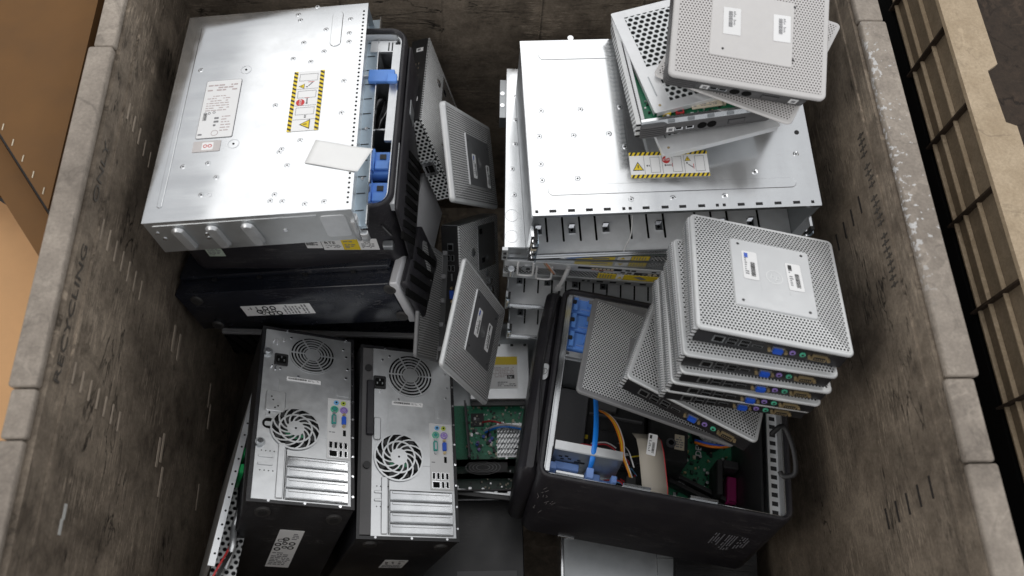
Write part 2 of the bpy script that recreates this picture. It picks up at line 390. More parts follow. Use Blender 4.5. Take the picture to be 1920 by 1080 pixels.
        s.add(rings[0], [tuple(range(n))], m); s.add(rings[-1], [tuple(reversed(range(n)))], m)
        return s
    def poly(s, pts, z0, z1, m):
        n = len(pts)
        a = [(x, y, z0) for x, y in pts]; b = [(x, y, z1) for x, y in pts]
        s.add(a + b, [(k, (k + 1) % n, n + (k + 1) % n, n + k) for k in range(n)] + [tuple(reversed(range(n))), tuple(range(n, 2 * n))], m)
        return s
    def text(s, txt, size, M, m, depth=.0002, shear=0, align='LEFT', sx=1):
        cu = bpy.data.curves.new('t', 'FONT'); cu.body = txt; cu.size = size; cu.extrude = depth; cu.shear = shear
        cu.align_x = align; cu.resolution_u = 3
        ob = bpy.data.objects.new('t', cu); C.collection.objects.link(ob)
        dg = bpy.context.evaluated_depsgraph_get(); me = bpy.data.meshes.new_from_object(ob.evaluated_get(dg))
        vs = [M @ Vector((v.co.x * sx, v.co.y, v.co.z)) for v in me.vertices]
        s.add(vs, [tuple(p.vertices) for p in me.polygons], m)
        bpy.data.objects.remove(ob); bpy.data.curves.remove(cu); bpy.data.meshes.remove(me)
        return s
    def build(s, name, parent=None):
        me = bpy.data.meshes.new(name)
        me.from_pydata([tuple(c * MB.S for c in p) for p in s.v], [], s.f)
        for m in s.mats: me.materials.append(m)
        me.polygons.foreach_set('material_index', s.m)
        me.polygons.foreach_set('use_smooth', s.sm)
        bm = bmesh.new(); bm.from_mesh(me)
        bmesh.ops.remove_doubles(bm, verts=bm.verts, dist=1e-6)
        bmesh.ops.recalc_face_normals(bm, faces=bm.faces)
        for e in bm.edges:
            if len(e.link_faces) == 2 and e.calc_face_angle(0) > R(50): e.smooth = False
        bm.to_mesh(me); bm.free()
        o = bpy.data.objects.new(name, me); C.collection.objects.link(o)
        if parent is not None: o.parent = parent
        return o
def tag(o, label, cat=None, group=None, kind=None):
    if label: o['label'] = label
    if cat: o['category'] = cat
    if group: o['group'] = group
    if kind: o['kind'] = kind
    return o
def pose_matrix(key):
    Rm, t, d = POSES[key]
    M = Matrix(Rm).to_4x4(); M.translation = Vector(t) + Vector((0, 0, H))
    return M
def thing(name, key, label, cat, group=None, M=None):
    o = bpy.data.objects.new(name, None); C.collection.objects.link(o)
    o.empty_display_size = .05
    o.matrix_world = pose_matrix(key) if M is None else M
    tag(o, label, cat, group)
    return o
def dims(key): return POSES[key][2]
T = Matrix.Translation
FY = Matrix(((1, 0, 0, 0), (0, 0, -1, 0), (0, 1, 0, 0), (0, 0, 0, 1)))     # xy sheet -> front (y=0) face, facing -y
def rot(deg, ax='Z'): return Matrix.Rotation(R(deg), 4, ax)

# ---------------------------------------------------------------- printed labels
def textlines(mb, x0, x1, y0, y1, rows, m, z=.0006, rnd=None, fill=.5):
    rnd = rnd or random.Random(int((x0 + y0) * 1e5) + rows)
    hh = (y1 - y0) / rows
    for i in range(rows):
        y = y1 - (i + .75) * hh; x = x0
        while x < x1 - hh:
            ww = hh * rnd.uniform(.4, 1.7); ww = min(ww, x1 - x)
            if rnd.random() < .85: mb.box(x, x + ww, y, y + hh * fill, z, z + .0002, m)
            x += ww + hh * .3
def barcode(mb, x0, x1, y0, y1, m, z=.0006, seed=1, along='x'):
    rnd = random.Random(seed); p = x0 if along == 'x' else y0; e = x1 if along == 'x' else y1
    while p < e:
        ww = rnd.choice((.0004, .0007, .0011))
        if along == 'x': mb.box(p, min(p + ww, e), y0, y1, z, z + .0002, m)
        else: mb.box(x0, x1, p, min(p + ww, e), z, z + .0002, m)
        p += ww + rnd.choice((.0005, .0008))
def sticker(parent, M, w, h, kind, name='label', label=None, seed=1):
    mb = MB(); mb.M = M
    if kind == 'asset':          # tall sticker with barcode along it
        mb.slab(0, w, 0, h, 0, .0005, WHITE, r=w * .12, c=.0001)
        barcode(mb, w * .52, w * .80, h * .12, h * .62, INK, seed=seed, along='y')
        textlines(mb, w * .15, w * .4, h * .15, h * .85, 9, GREYINK, seed and .0006)
        mb.box(w * .15, w * .38, h * .76, h * .92, .0009, .0011, VGAB if seed % 2 else INK)
    elif kind == 'assetw':       # faint
        mb.slab(0, w, 0, h, 0, .0005, WHITE, r=.001, c=.0001)
        barcode(mb, w * .30, w * .52, h * .28, h * .86, GREYINK, seed=seed, along='y')
        textlines(mb, w * .58, w * .72, h * .35, h * .88, 12, GREYINK)
    elif kind == 'serial':
        mb.slab(0, w, 0, h, 0, .0005, WHITE, r=.001, c=.0001)
        barcode(mb, w * .05, w * .58, h * .35, h * .8, INK, seed=seed)
        textlines(mb, w * .62, w * .95, h * .3, h * .8, 2, GREYINK)
    elif kind == 'regulatory':   # portrait approvals label
        mb.slab(0, w, 0, h, 0, .0005, WHITE, r=.0012, c=.0001)
        textlines(mb, w * .62, w * .92, h * .76, h * .93, 4, GREYINK)
        mb.text('CE', h * .10, T((w * .06, h * .70, .0007)), INK)
        for (a, b, q) in ((.40, .77, .05), (.42, .66, .04), (.72, .66, .05), (.16, .62, .05), (.72, .55, .05), (.46, .56, .04), (.2, .50, .05)):
            mb.ring(w * a, h * b, .0006, h * q * .5, h * q * .9, .0002, INK, 12)
        textlines(mb, w * .08, w * .92, h * .06, h * .42, 8, GREYINK)
    elif kind == 'spec':
        mb.slab(0, w, 0, h, 0, .0005, GREYINK, r=.003, c=.0001)
        mb.slab(.0008, w - .0008, .0008, h - .0008, .0005, .0007, WHITE, r=.0025, c=.00005)
        textlines(mb, w * .08, w * .9, h * .80, h * .93, 3, PINKINK, .0008)
        textlines(mb, w * .12, w * .8, h * .45, h * .74, 7, PINKINK, .0008, fill=.3)
        textlines(mb, w * .62, w * .9, h * .10, h * .38, 6, PINKINK, .0008, fill=.3)
        barcode(mb, w * .10, w * .20, h * .30, h * .42, INK, .0008, 4)
        for (a, b) in ((.14, .42), (.25, .42), (.38, .43)):
            mb.ring(w * a, h * b, .0008, .0015, .0024, .0002, GREYINK, 10)
        textlines(mb, w * .42, w * .55, h * .18, h * .36, 3, GREYINK, .0008)
        mb.ring(w * .5, h * .08, .0008, .0048, .0056, .0002, PINKINK, 20)
        textlines(mb, w * .05, w * .22, h * .04, h * .09, 1, GREYINK, .0008)
    elif kind == 'warning':
        mb.slab(0, w, 0, h, 0, .0005, WHITE, r=.0005, c=.0001)
        st = h * .13; n = int(w / (st * 1.25))
        for (y0, y1) in ((0, st), (h - st, h)):
            mb.box(0, w, y0, y1, .0005, .0007, YEL)
            for k in range(n):
                x = w * k / n; q = w / n
                mb.poly([(x + q * .05, y0), (x + q * .5, y0), (min(x + q * .95, w), y1), (x + q * .5, y1)], .0007, .0009, INK)
        def tri(cx, cy, q):
            mb.poly([(cx - q, cy - q * .8), (cx + q, cy - q * .8), (cx, cy + q * .9)], .0006, .0008, INK)
            mb.poly([(cx - q * .78, cy - q * .68), (cx + q * .78, cy - q * .68), (cx, cy + q * .66)], .0008, .0010, YEL)
            mb.box(cx - q * .08, cx + q * .08, cy - q * .35, cy + q * .25, .0010, .0012, INK)
        tri(w * .10, h * .45, h * .20)
        tri(w * .74, h * .70, h * .11)
        for (a, b) in ((.26, .38), (.54, .66), (.83, .95)):
            x0, x1, y0, y1 = w * a, w * b, h * .2, h * .8; t = .0005
            for (p0, p1, q0, q1) in ((x0, x1, y0, y0 + t), (x0, x1, y1 - t, y1), (x0, x0 + t, y0, y1), (x1 - t, x1, y0, y1)):
                mb.box(p0, p1, q0, q1, .0006, .0008, GREYINK)
        for a in (.18, .41, .69): mb.box(w * a, w * a + .0005, h * .15, h * .85, .0006, .0008, GREYINK)
        mb.cyl(w * .465, h * .68, .0006, h * .14, .0003, REDL, n=20)
        mb.text('STOP', h * .105, T((w * .465, h * .64, .0011)), WHITE, align='CENTER')
        mb.box(w * .21, w * .225, h * .44, h * .5, .0006, .0008, INK); mb.box(w * .235, w * .25, h * .44, h * .5, .0006, .0008, GREYINK)
        mb.box(w * .44, w * .455, h * .44, h * .5, .0006, .0008, INK); mb.box(w * .46, w * .53, h * .45, h * .49, .0006, .0008, GREYINK)
        mb.box(w * .535, w * .54, h * .4, h * .55, .0006, .0008, REDL)
        mb.box(w * .72, w * .735, h * .5, h * .56, .0006, .0008, INK)
        mb.poly([(w * .74, h * .46), (w * .74, h * .50), (w * .80, h * .38), (w * .80, h * .33)], .0006, .0008, GREYINK)
        mb.box(w * .805, w * .812, h * .3, h * .5, .0006, .0008, REDL)
    elif kind == 'licence':
        mb.slab(0, w, 0, h, 0, .0005, mat('pale_green_label', (.50, .58, .48), .5), r=.001, c=.0001)
        textlines(mb, w * .1, w * .9, h * .1, h * .9, 5, GREYINK)
    elif kind == 'yellowtag':
        mb.slab(0, w, 0, h, 0, .0005, WHITE, r=.001, c=.0001)
        mb.box(w * .36, w * .66, .001, h - .001, .0006, .0008, YEL)
        textlines(mb, w * .40, w * .62, h * .15, h * .85, 5, GREYINK, .0009)
        textlines(mb, w * .06, w * .33, h * .2, h * .5, 3, GREYINK)
        mb.text('RTE', h * .3, T((w * .05, h * .58, .0008)), INK)
        textlines(mb, w * .70, w * .95, h * .15, h * .85, 6, GREYINK)
    elif kind == 'drive':
        mb.slab(0, w, 0, h, 0, .0005, WHITE, r=.0006, c=.0001)
        mb.box(0, w, h * .74, h, .0005, .0007, YEL)
        textlines(mb, w * .06, w * .9, h * .34, h * .68, 7, PINKINK)
        textlines(mb, w * .35, w * .95, h * .06, h * .22, 3, GREYINK)
        mb.box(w * .66, w * .90, h * .30, h * .42, .0009, .0011, INK)
        mb.text('hp', h * .12, T((w * .69, h * .325, .0012)), WHITE, shear=.2)
    o = mb.build(name, parent)
    if label: o['label'] = label
    return o

# ================================================================= THE SETTING
FZ = 0.0
g = MB(); g.box(-12, 12, -10, 14, -.1, 0, FLOORM); tag(g.build('floor'), 'dark concrete warehouse floor', None, None, 'structure')

RZ = H - 1.007                    # rim height
X0, X1, Y0, Y1 = -.543, .606, -.12, 1.125
BF = .035
bin_ = bpy.data.objects.new('storage_bin', None); C.collection.objects.link(bin_); bin_.location = (0, 0, 0)
tag(bin_, 'large worn grey brown plastic bin holding the scrapped computers', 'storage bin')
mb = MB(); mb.box(X0 - .035, X0, Y0, Y1, BF, RZ - .0135, WALL)
# lip just under the rim and long grooves on the inside of the left wall
mb.box(X0, X0 + .003, Y0 + .01, Y1 - .01, RZ - .060, RZ - .055, WALL)
wl = mb.build('side_wall', bin_)
mb = MB(); mb.box(X1, X1 + .035, Y0, Y1, BF, RZ - .0135, WALL)
mb.box(X1 - .003, X1, Y0 + .01, Y1 - .01, RZ - .050, RZ - .044, WALL)
wr = mb.build('side_wall', bin_)
mb = MB(); mb.box(X0 - .035, X1 + .035, Y1 + .001, Y1 + .04, BF, RZ - .0135, WALL)
for k in range(6): mb.box(-.45 + k * .19, -.447 + k * .19, Y1 - .002, Y1 + .0005, BF + .1, RZ - .1, WALL)
mb.build('far_wall', bin_)
mb = MB(); mb.box(X0 - .035, X1 + .035, Y0 - .04, Y0 - .001, BF, RZ - .0135, WALL); mb.build('near_wall', bin_)
mb = MB(); mb.box(X0 - .03, X1 + .03, Y0 - .03, Y1 + .03, .0, BF - .001, WALL); mb.build('bin_base', bin_)
# rim in butted lengths, each a little offset, as moulded
mb = MB()
for (y0, y1, xo, xi, dz) in ((.858, Y1 + .05, -.578, X0 - .004, .0), (.323, .856, -.584, X0 - .005, .002), (.258, .321, -.580, X0 - .006, -.001), (Y0 - .05, .256, -.584, X0 - .008, -.002)):
    mb.M = Matrix.Identity(4)
    mb.slab(xo, xi, y0, y1, RZ - .0125 + dz * .5, RZ + dz, RIM, r=.004, c=.002, n=3)
for (y0, y1, xi, xo, dz) in ((.920, Y1 + .05, X1 + .003, .650, .0), (.325, .918, X1 + .004, .652, .002), (.214, .323, X1 + .001, .645, -.001), (Y0 - .05, .212, X1 + .002, .648, -.002)):
    mb.slab(xi, xo, y0, y1, RZ - .0125 + dz * .5, RZ + dz, RIM, r=.004, c=.002, n=3)
mb.slab(X0 - .03, X1 + .03, Y1 + .052, Y1 + .10, RZ - .035, RZ, RIM, r=.005, c=.004)
mb.slab(X0 - .03, X1 + .03, Y0 - .10, Y0 - .052, RZ - .035, RZ - .01, RIM, r=.005, c=.004)
mb.build('rim', bin_)
# rows of moulded slots in the walls
def slots(rows, x, side, m, ln=.026, t=.0035, name='wall_slot'):
    for (y, z) in rows:
        z += H; mb = MB()
        mb.box(x - .0012 if side > 0 else x - .001, x + .001 if side > 0 else x + .0012, y - ln / 2, y + ln / 2, z - t / 2, z + t / 2, m)
        mb.build(name, bin_)
def row(y0, z0, y1, z1, n): return [(y0 + (y1 - y0) * k / (n - 1), z0 + (z1 - z0) * k / (n - 1)) for k in range(n)]
slots(row(.792, -1.080, .768, -1.181, 5), X0, -1, SLOTL, .030)
slots(row(.580, -1.073, .555, -1.234, 7), X0, -1, SLOTL, .034)
slots(row(.364, -1.078, .341, -1.239, 7), X0, -1, SLOTL, .030)
slots([(.536, -1.40), (.53, -1.43), (.334, -1.41), (.345, -1.425), (.29, -1.44), (.50, -1.63), (.46, -1.645), (.30, -1.64)], X0, -1, SLOTL, .05, .007, 'drain_notch')
slots(row(.647, -1.120, .625, -1.25, 5), X1, 1, SLOTD, .030)
slots(row(.20, -1.10, .18, -1.24, 5), X1, 1, SLOTD, .030)
slots([(.19, -1.127), (.17, -1.124)], X0, -1, mat('white_scuff', (.5, .5, .48), .8), .02, .006, 'scuff_mark')
for word, yy in (('RECYCLING', .335), ('ONLY', .603)):
    mb = MB()
    mb.text(word, .021, T((X0 + .0012, yy, RZ - .037)) @ Matrix(((0, 0, 1, 0), (1, 0, 0, 0), (0, 1, 0, 0), (0, 0, 0, 1))), INKW, .0002, sx=1.8)
    mb.build('stencilled_word', bin_)
rnd = random.Random(5)
for g0, g1 in ((0, 4), (5, 9), (10, 15), (16, 24)):
    mb = MB()
    for k in range(g0, g1):
        y = .745 - k * .0112; z = RZ - .052 - rnd.uniform(0, .006)
        mb.box(X1 - .0012, X1 + .001, y - .0042, y + .0042, z - .012, z - .009, INKW)
        mb.box(X1 - .0013, X1 + .0011, y - .0015, y + .0008, z - .020, z, INKW)
    mb.build('worn_stencil_word', bin_)

# second bin standing to the right
b2 = bpy.data.objects.new('storage_bin', None); C.collection.objects.link(b2); b2.location = (.8, 0, 0)
tag(b2, 'tan ribbed plastic bin with dark inside, standing right of the full bin', 'storage bin')
b2.location = (0, 0, 0)
X2 = .790
mb = MB(); mb.box(X2, X2 + .03, -.35, 1.75, RZ - .176, RZ - .047, TANW); mb.box(X2 - .006, X2 + .03, -.35, 1.75, .05, RZ - .177, VOID)  # black lower wall stands for the shade in the gap between the bins
for k, dz in enumerate((.092, .132, .160)):
    mb.box(X2 - .008, X2 - .001, -.35, 1.75, RZ - dz - .0025, RZ - dz, TAN)
for k in range(14):
    y = -.29 + k * .155
    mb.box(X2 - .012, X2 - .0015, y - .0016, y + .0016, RZ - .176, RZ - .048, DARKIN)  # dark brown puts the shadows at the cross ribs into their colour
mb.build('ribbed_side_wall', b2)
mb = MB()
pts = [(X2 - .012, -.35), (X2 + .036, -.35), (X2 + .036, .30), (X2 + .053, .315), (X2 + .053, .745), (X2 + .037, .752), (X2 + .034, .852), (X2 + .054, .866), (X2 + .054, 1.25), (X2 + .04, 1.26), (X2 + .04, 1.75), (X2 - .012, 1.75)]
mb.poly(pts, RZ - .046, RZ - .038, TAN); mb.build('rim', b2)
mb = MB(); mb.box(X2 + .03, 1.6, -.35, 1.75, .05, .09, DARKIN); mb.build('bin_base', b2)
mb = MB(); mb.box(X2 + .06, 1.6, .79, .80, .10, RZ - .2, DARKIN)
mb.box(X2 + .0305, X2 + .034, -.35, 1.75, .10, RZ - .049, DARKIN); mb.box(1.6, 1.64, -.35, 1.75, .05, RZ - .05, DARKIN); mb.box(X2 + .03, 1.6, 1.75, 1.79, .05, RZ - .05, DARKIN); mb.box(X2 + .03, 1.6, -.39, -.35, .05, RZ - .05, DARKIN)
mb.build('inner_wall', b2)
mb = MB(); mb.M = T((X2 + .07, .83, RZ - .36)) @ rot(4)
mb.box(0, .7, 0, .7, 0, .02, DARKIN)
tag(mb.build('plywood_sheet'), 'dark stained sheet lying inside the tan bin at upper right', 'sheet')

# cardboard boxes on the left
def carton(M, sx, sy, sz, top, side, label, staples=()):
    o = thing('cardboard_box', None, label, 'cardboard box', None, M)
    mb = MB(); mb.slab(0, sx, 0, sy, 0, sz, side, r=.004, c=.003, top=top); mb.build('box_body', o)
    if staples:
        mb = MB()
        for (x, y, a) in staples:
            mb.M = T((x, y, sz + .0008)) @ rot(a); mb.box(-.0006, .0006, -.0055, .0055, -.001, .0006, CREAM)
        mb.build('staples', o)
    return o
# upper brown carton: its near edge runs from (-.708,.729) to (-.607,.593)
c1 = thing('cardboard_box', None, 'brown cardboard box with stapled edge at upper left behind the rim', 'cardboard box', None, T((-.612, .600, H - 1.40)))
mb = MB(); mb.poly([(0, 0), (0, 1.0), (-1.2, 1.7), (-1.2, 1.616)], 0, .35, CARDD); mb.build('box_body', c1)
for k in range(8):
    mb = MB(); mb.M = T((-.012 - .0205 * k, .030 + .0276 * k, .3505)); mb.box(-.0006, .0006, -.0055, .0055, -.001, .0006, CREAM); mb.build('staple', c1)
mb = MB(); mb.poly([(-.004, -.075), (-.004, -.008), (-1.2, 1.602), (-1.2, 1.50)], .310, .316, CARDD)
mb.build('bottom_flap', c1)
M2 = T((-1.5, -.3, H - 1.22 - .5))
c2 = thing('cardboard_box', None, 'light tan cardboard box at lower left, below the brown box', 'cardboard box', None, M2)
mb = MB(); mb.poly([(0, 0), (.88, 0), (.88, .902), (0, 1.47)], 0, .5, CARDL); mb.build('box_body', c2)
mb = MB(); mb.M = T((.66, 1.02, .56)) @ rot(-32) @ rot(6, 'Y'); mb.box(-.2, .085, 0, .028, 0, .004, CARDD); mb.build('torn_flap', c2)

# ================================================================= THIN CLIENTS
def perfcover(mb, x0, x1, y0, y1, z, m, rimm, plate=None, crown=.003, border=.006, n=16, th=.006, hole=False):
    """perforated lid: solid rim slab, crowned perforated field"""
    mb.slab(x0, x1, y0, y1, z - th, z, rimm, r=.009, c=.0018, n=5)
    a0, a1, b0, b1 = x0 + border, x1 - border, y0 + border, y1 - border
    if plate is None: c0, c1, d0, d1 = x0 + (x1 - x0) * .3, x1 - (x1 - x0) * .3, y0 + (y1 - y0) * .3, y1 - (y1 - y0) * .3
    else: c0, c1, d0, d1 = plate
    zb, zt = z + .0003, z + .0003 + crown
    vs = [(a0, b0, zb), (a1, b0, zb), (a1, b1, zb), (a0, b1, zb), (c0, d0, zt), (c1, d0, zt), (c1, d1, zt), (c0, d1, zt)]
    mb.add(vs, [(0, 1, 5, 4), (1, 2, 6, 5), (2, 3, 7, 6), (3, 0, 4, 7), (4, 5, 6, 7)], m, False)

def logo_ring(mb, x, y, z, r, m, a=0):
    mb.ring(x, y, z, r * .86, r, .0003, m, 28)
    mb.text('hp', r * 1.25, T((x, y - r * .35, z + .0002)) , m, .0002, .25, 'CENTER')

def ports_new(o, w, h, rj=.17, inset=.003):
    """rear strip of the black silver-lidded clients; all on the y=0 face"""
    zc = h * .45
    def part(name, f):
        mb = MB(); f(mb); return mb.build(name, o)
    y = inset
    def rjf(mb):
        x = w * rj; mb.box(x - .008, x + .008, y - .0012, y - .0002, zc - .007, zc + .006, STEELD); mb.box(x - .006, x + .006, y - .0018, y - .0013, zc - .005, zc + .004, VOID)
    part('network_port', rjf)
    for fx in (.255, .335):
        def us(mb, fx=fx):
            x = w * fx
            for dz in (-.0042, .0036):
                mb.box(x - .0068, x + .0068, y - .0010, y - .0002, zc + dz - .0030, zc + dz + .0030, STEELD); mb.box(x - .0058, x + .0058, y - .0016, y - .0011, zc + dz - .0020, zc + dz + .0020, VOID)
        part('usb_port', us)
    part('card_slot', lambda mb: (mb.box(w * .385, w * .45, y - .0010, y - .0002, zc - .0028, zc + .0014, STEELD), mb.box(w * .39, w * .445, y - .0016, y - .0011, zc - .0018, zc + .0004, VOID)))
    def vga(mb):
        x = w * .545
        mb.box(x - .0085, x + .0085, y - .0016, y - .0002, zc - .0062, zc + .0052, STEELD)
        mb.slab(0, 0, 0, 0, 0, 0, VGAB) if False else mb.box(x - .0062, x + .0062, y - .0060, y - .0017, zc - .0042, zc + .0032, VGAB)
        for s in (-1, 1): mb.cyl(x + s * .0118, y - .005, zc - .0008, .0024, .005, BRASS, 'y', 10)
    part('video_port', vga)
    for fx, m in ((.64, PURPJ), (.705, GREENJ)):
        part('audio_jack', lambda mb, fx=fx, m=m: (mb.cyl(w * fx, y - .0022, zc, .0042, .0022, m, 'y', 14), mb.cyl(w * fx, y - .0026, zc, .0020, .0003, CHIP, 'y', 10)))
    def ser(mb):
        x = w * .81
        mb.box(x - .0105, x + .0105, y - .0035, y - .0002, zc - .0056, zc + .0046, BRASS); mb.box(x - .008, x + .008, y - .0042, y - .0036, zc - .0038, zc + .0028, CHIP)
        for k in range(5): mb.cyl(x - .006 + k * .003, y - .0052, zc, .0009, .001, BRASS, 'y', 6)
        for s in (-1, 1): mb.cyl(x + s * .0138, y - .005, zc - .0008, .0024, .005, BRASS, 'y', 10)
    part('serial_port', ser)

def thin_client(key, label, group=None, stickers=True, plate=True, rj=.17, M=None):
    w, dp, h = dims(key)
    o = thing('thin_client', key, label, 'thin client computer', group, M)
    mb = MB(); mb.slab(.006, w - .006, .003, dp - .003, 0, h - .0072, BLACKM, r=.003, c=.0008)
    mb.box(.0062, w - .0062, .0024, .0029, .0015, h - .009, BLACK)
    mb.build('case', o)
    mb = MB(); mb.slab(-.0012, .0058, .004, dp - .003, .001, h - .0066, PERFX, r=.0008, c=.0003); 
    mb.box(-.0020, -.0013, .005, dp - .004, h * .42, h * .52, STEELD); mb.build('side_grille', o)
    mb = MB(); perfcover(mb, 0, w, 0, dp, h, PERFS, SILVERP, crown=.0055, plate=(w * .245, w * .785, dp * .215, dp * .80))
    cov = mb.build('cover', o)
    if plate:
        mb = MB()
        px0, px1, py0, py1 = w * .245, w * .785, dp * .215, dp * .80
        mb.slab(px0, px1, py0, py1, h + .001, h + .0080, SILVERP, r=.005, c=.0016, n=4, top=mat('grey_centre_plate', (.50, .51, .52), .40, .25, .03, 60, .01))
        for (a, b) in ((px0 + .012, py1 - .010), (px1 - .012, py1 - .010), (px0 + .012, py0 + .010), (px1 - .012, py0 + .010)):
            mb.cyl(a, b, h + .0078, .0022, .0006, CHIP, n=10)
        logo_ring(mb, (px0 + px1) / 2 + .002, (py0 + py1) / 2, h + .0080, .013, SILVERP)
        for dx in (-.019, .023): mb.box((px0 + px1) / 2 + dx, (px0 + px1) / 2 + dx + .0006, py0 + .035, py1 - .035, h + .0080, h + .0083, SILVERP)
        pl = mb.build('centre_plate', cov)
        if stickers:
            sticker(cov, T((.071, .097, h + .0082)), .023, .053, 'asset', 'barcode_label', seed=3)
            sticker(cov, T((.138, .091, h + .0082)) @ rot(2), .023, .051, 'asset', 'barcode_label', seed=4)
    ports_new(o, w, h, rj)
    mb = MB()
    for (a, b) in ((.03, .03), (w - .03, .03), (w - .03, dp - .03), (.03, dp - .03)): mb.cyl(a, b, -.0018, .006, .0018, RUBBER, n=12)
    mb.build('rubber_feet', o)
    return o
names = ['silver lidded thin client with hp emblem on top of the stack of five', 'second thin client from the top of the stack of five',
         'middle thin client of the stack of five', 'fourth thin client from the top of the stack of five', 'bottom thin client of the stack of five']
for k in range(5):
    thin_client('TC%d' % (k + 1), names[k], 'stack of five thin clients', stickers=(k == 0), plate=(k == 0))
thin_client('TC22', 'silver perforated thin client askew under the stack of five', None, False, False)

def old_client(key, label, opened):
    w, dp, h = dims(key)
    o = thing('thin_client', key, label, 'thin client computer')
    if not opened:
        mb = MB(); mb.slab(.003, w * .93, .004, dp - .004, 0, h - .008, DKGREY, r=.008, c=.001)
        for k in range(5): mb.slab(.0008, .05, .0014, .03, .004 + k * .0055, .0068 + k * .0055, DKGREY, r=.008, c=.0006)
        mb.build('case', o)
        mb = MB(); perfcover(mb, 0, w, 0, dp, h, PERFL, LIGHTP, crown=.002, border=.008, th=.008)
        cov = mb.build('cover', o)
        mb = MB(); px0, px1, py0, py1 = w * .235, w * .765, .040, .143
        mb.slab(px0, px1, py0, py1, h + .0005, h + .0032, LIGHTP, r=.003, c=.001)
        for (a, b) in ((.074, .052), (.179, .052), (.074, .136), (.178, .136)): mb.cyl(a, b, h + .0031, .0018, .0004, CHIP, n=10)
        mb.build('centre_plate', cov)
        sticker(cov, T((.073, .075, h + .0034)) @ rot(2), .026, .042, 'assetw', 'barcode_label', seed=7)
        sticker(cov, T((.148, .077, h + .0034)) @ rot(2), .026, .042, 'assetw', 'barcode_label', seed=8)
        fy = .004
    else:
        mb = MB(); mb.slab(.004, w, .004, dp - .004, 0, h - .012, DKGREY, r=.006, c=.001)
        for k in range(6): mb.slab(.0005, .045, .0006, .018, .002 + k * .0045, .0044 + k * .0045, DKGREY, r=.008, c=.0006)
        mb.build('case', o)
        mb = MB()
        mb.box(.004, w - .004, .005, .010, h - .0115, h, STEEL); mb.box(.004, w - .004, dp - .012, dp - .006, h - .0115, h, STEEL)
        mb.box(w - .009, w - .004, .0105, dp - .0125, h - .0115, h, STEEL)
        for k in range(5): mb.box(.045 + k * .03, .055 + k * .03, .003, .0048, h - .008, h - .003, STEELD)
        mb.slab(.0045, .0095, .0105, dp - .0125, h - .0115, h + .001, PERFX, r=.0006, c=.0002)
        mb.build('metal_tray', o)
        mb = MB(); mb.slab(-.004, .0030, .004, dp - .006, .004, h - .002, PERFYZ, r=.0006, c=.0002); mb.build('side_grille', o)
        mb = MB(); mb.box(.012, w - .01, .012, dp - .014, h - .0118, h - .0100, PCB)
        rr = random.Random(3)
        for k in range(150):
            x, y = rr.uniform(.014, w - .02), rr.uniform(.013, .085 if k < 110 else dp - .02); q = rr.uniform(.0012, .0045)
            mb.box(x, x + q, y, y + q * rr.uniform(.5, 1.4), h - .0100, h - .0092 + rr.uniform(0, .005), rr.choice((CHIP, CREAM, ALU, CHIP, PCBD, GREYINK, BRASS, WHITE)))
        mb.build('circuit_board', o)
        for (x, y, m) in ((.066, .020, RED), (.046, .022, YEL), (.074, .030, RED), (.050, .034, YEL)):
            mb = MB(); mb.box(x - .006, x + .006, y - .004, y + .003, h - .010, h - .004, m); mb.box(x - .004, x + .004, y - .002, y + .0015, h - .004, h - .0036, CHIP); mb.build('jumper_block', o)
        mb = MB(); mb.slab(.085, .132, .020, .030, h - .006, h - .003, CREAM, r=.001, c=.0004); textlines(mb, .088, .125, .022, .028, 2, GREYINK, h - .003); mb.build('memory_module', o)
        fy = .004
    zc = (h - .008) * .42
    def part(name, f):
        mb = MB(); f(mb); mb.build(name, o)
    xs = [.061, .074, .088, .106, .124, .159] if not opened else [.050, .063, .080, .099, .114, .152]
    part('icon_tag', lambda mb: (mb.box(xs[0] - .006, xs[0] + .006, fy - .0008, fy - .0001, zc - .005, zc + .005, WHITE), mb.box(xs[0] - .003, xs[0] + .003, fy - .0012, fy - .0009, zc - .003, zc + .003, GREYINK)))
    for k in (1, 2): part('usb_port', lambda mb, k=k: (mb.box(xs[k] - .006, xs[k] + .006, fy - .0008, fy - .0001, zc - .003, zc + .003, CHROME if opened else STEELD), mb.box(xs[k] - .005, xs[k] + .004, fy - .0012, fy - .0009, zc - .001, zc + .003, VOID)))
    for k in (3, 4): part('round_socket', lambda mb, k=k: (mb.cyl(xs[k], fy - .0008, zc, .0072, .0007, VOID, 'y', 18)))
    part('blank_slot', lambda mb: (mb.box(xs[5] - .013, xs[5] + .013, fy - .0006, fy - .0001, zc - .005, zc + .005, CHIP), mb.box(xs[5] - .012, xs[5] + .012, fy - .0010, fy - .0007, zc - .004, zc + .004, DKGREY)))
    if not opened: part('icon_tag', lambda mb: (mb.box(.189, .201, fy - .0008, fy - .0001, zc - .006, zc + .006, WHITE), mb.ring(0, 0, 0, 0, 0, 0, WHITE) if False else mb.box(.192, .198, fy - .0012, fy - .0009, zc - .003, zc + .003, GREYINK)))
    return o
old_client('TC20', 'pale grey rounded thin client lying topmost on the far right pile', False)
old_client('TC19', 'opened dark grey thin client showing its circuit board', True)

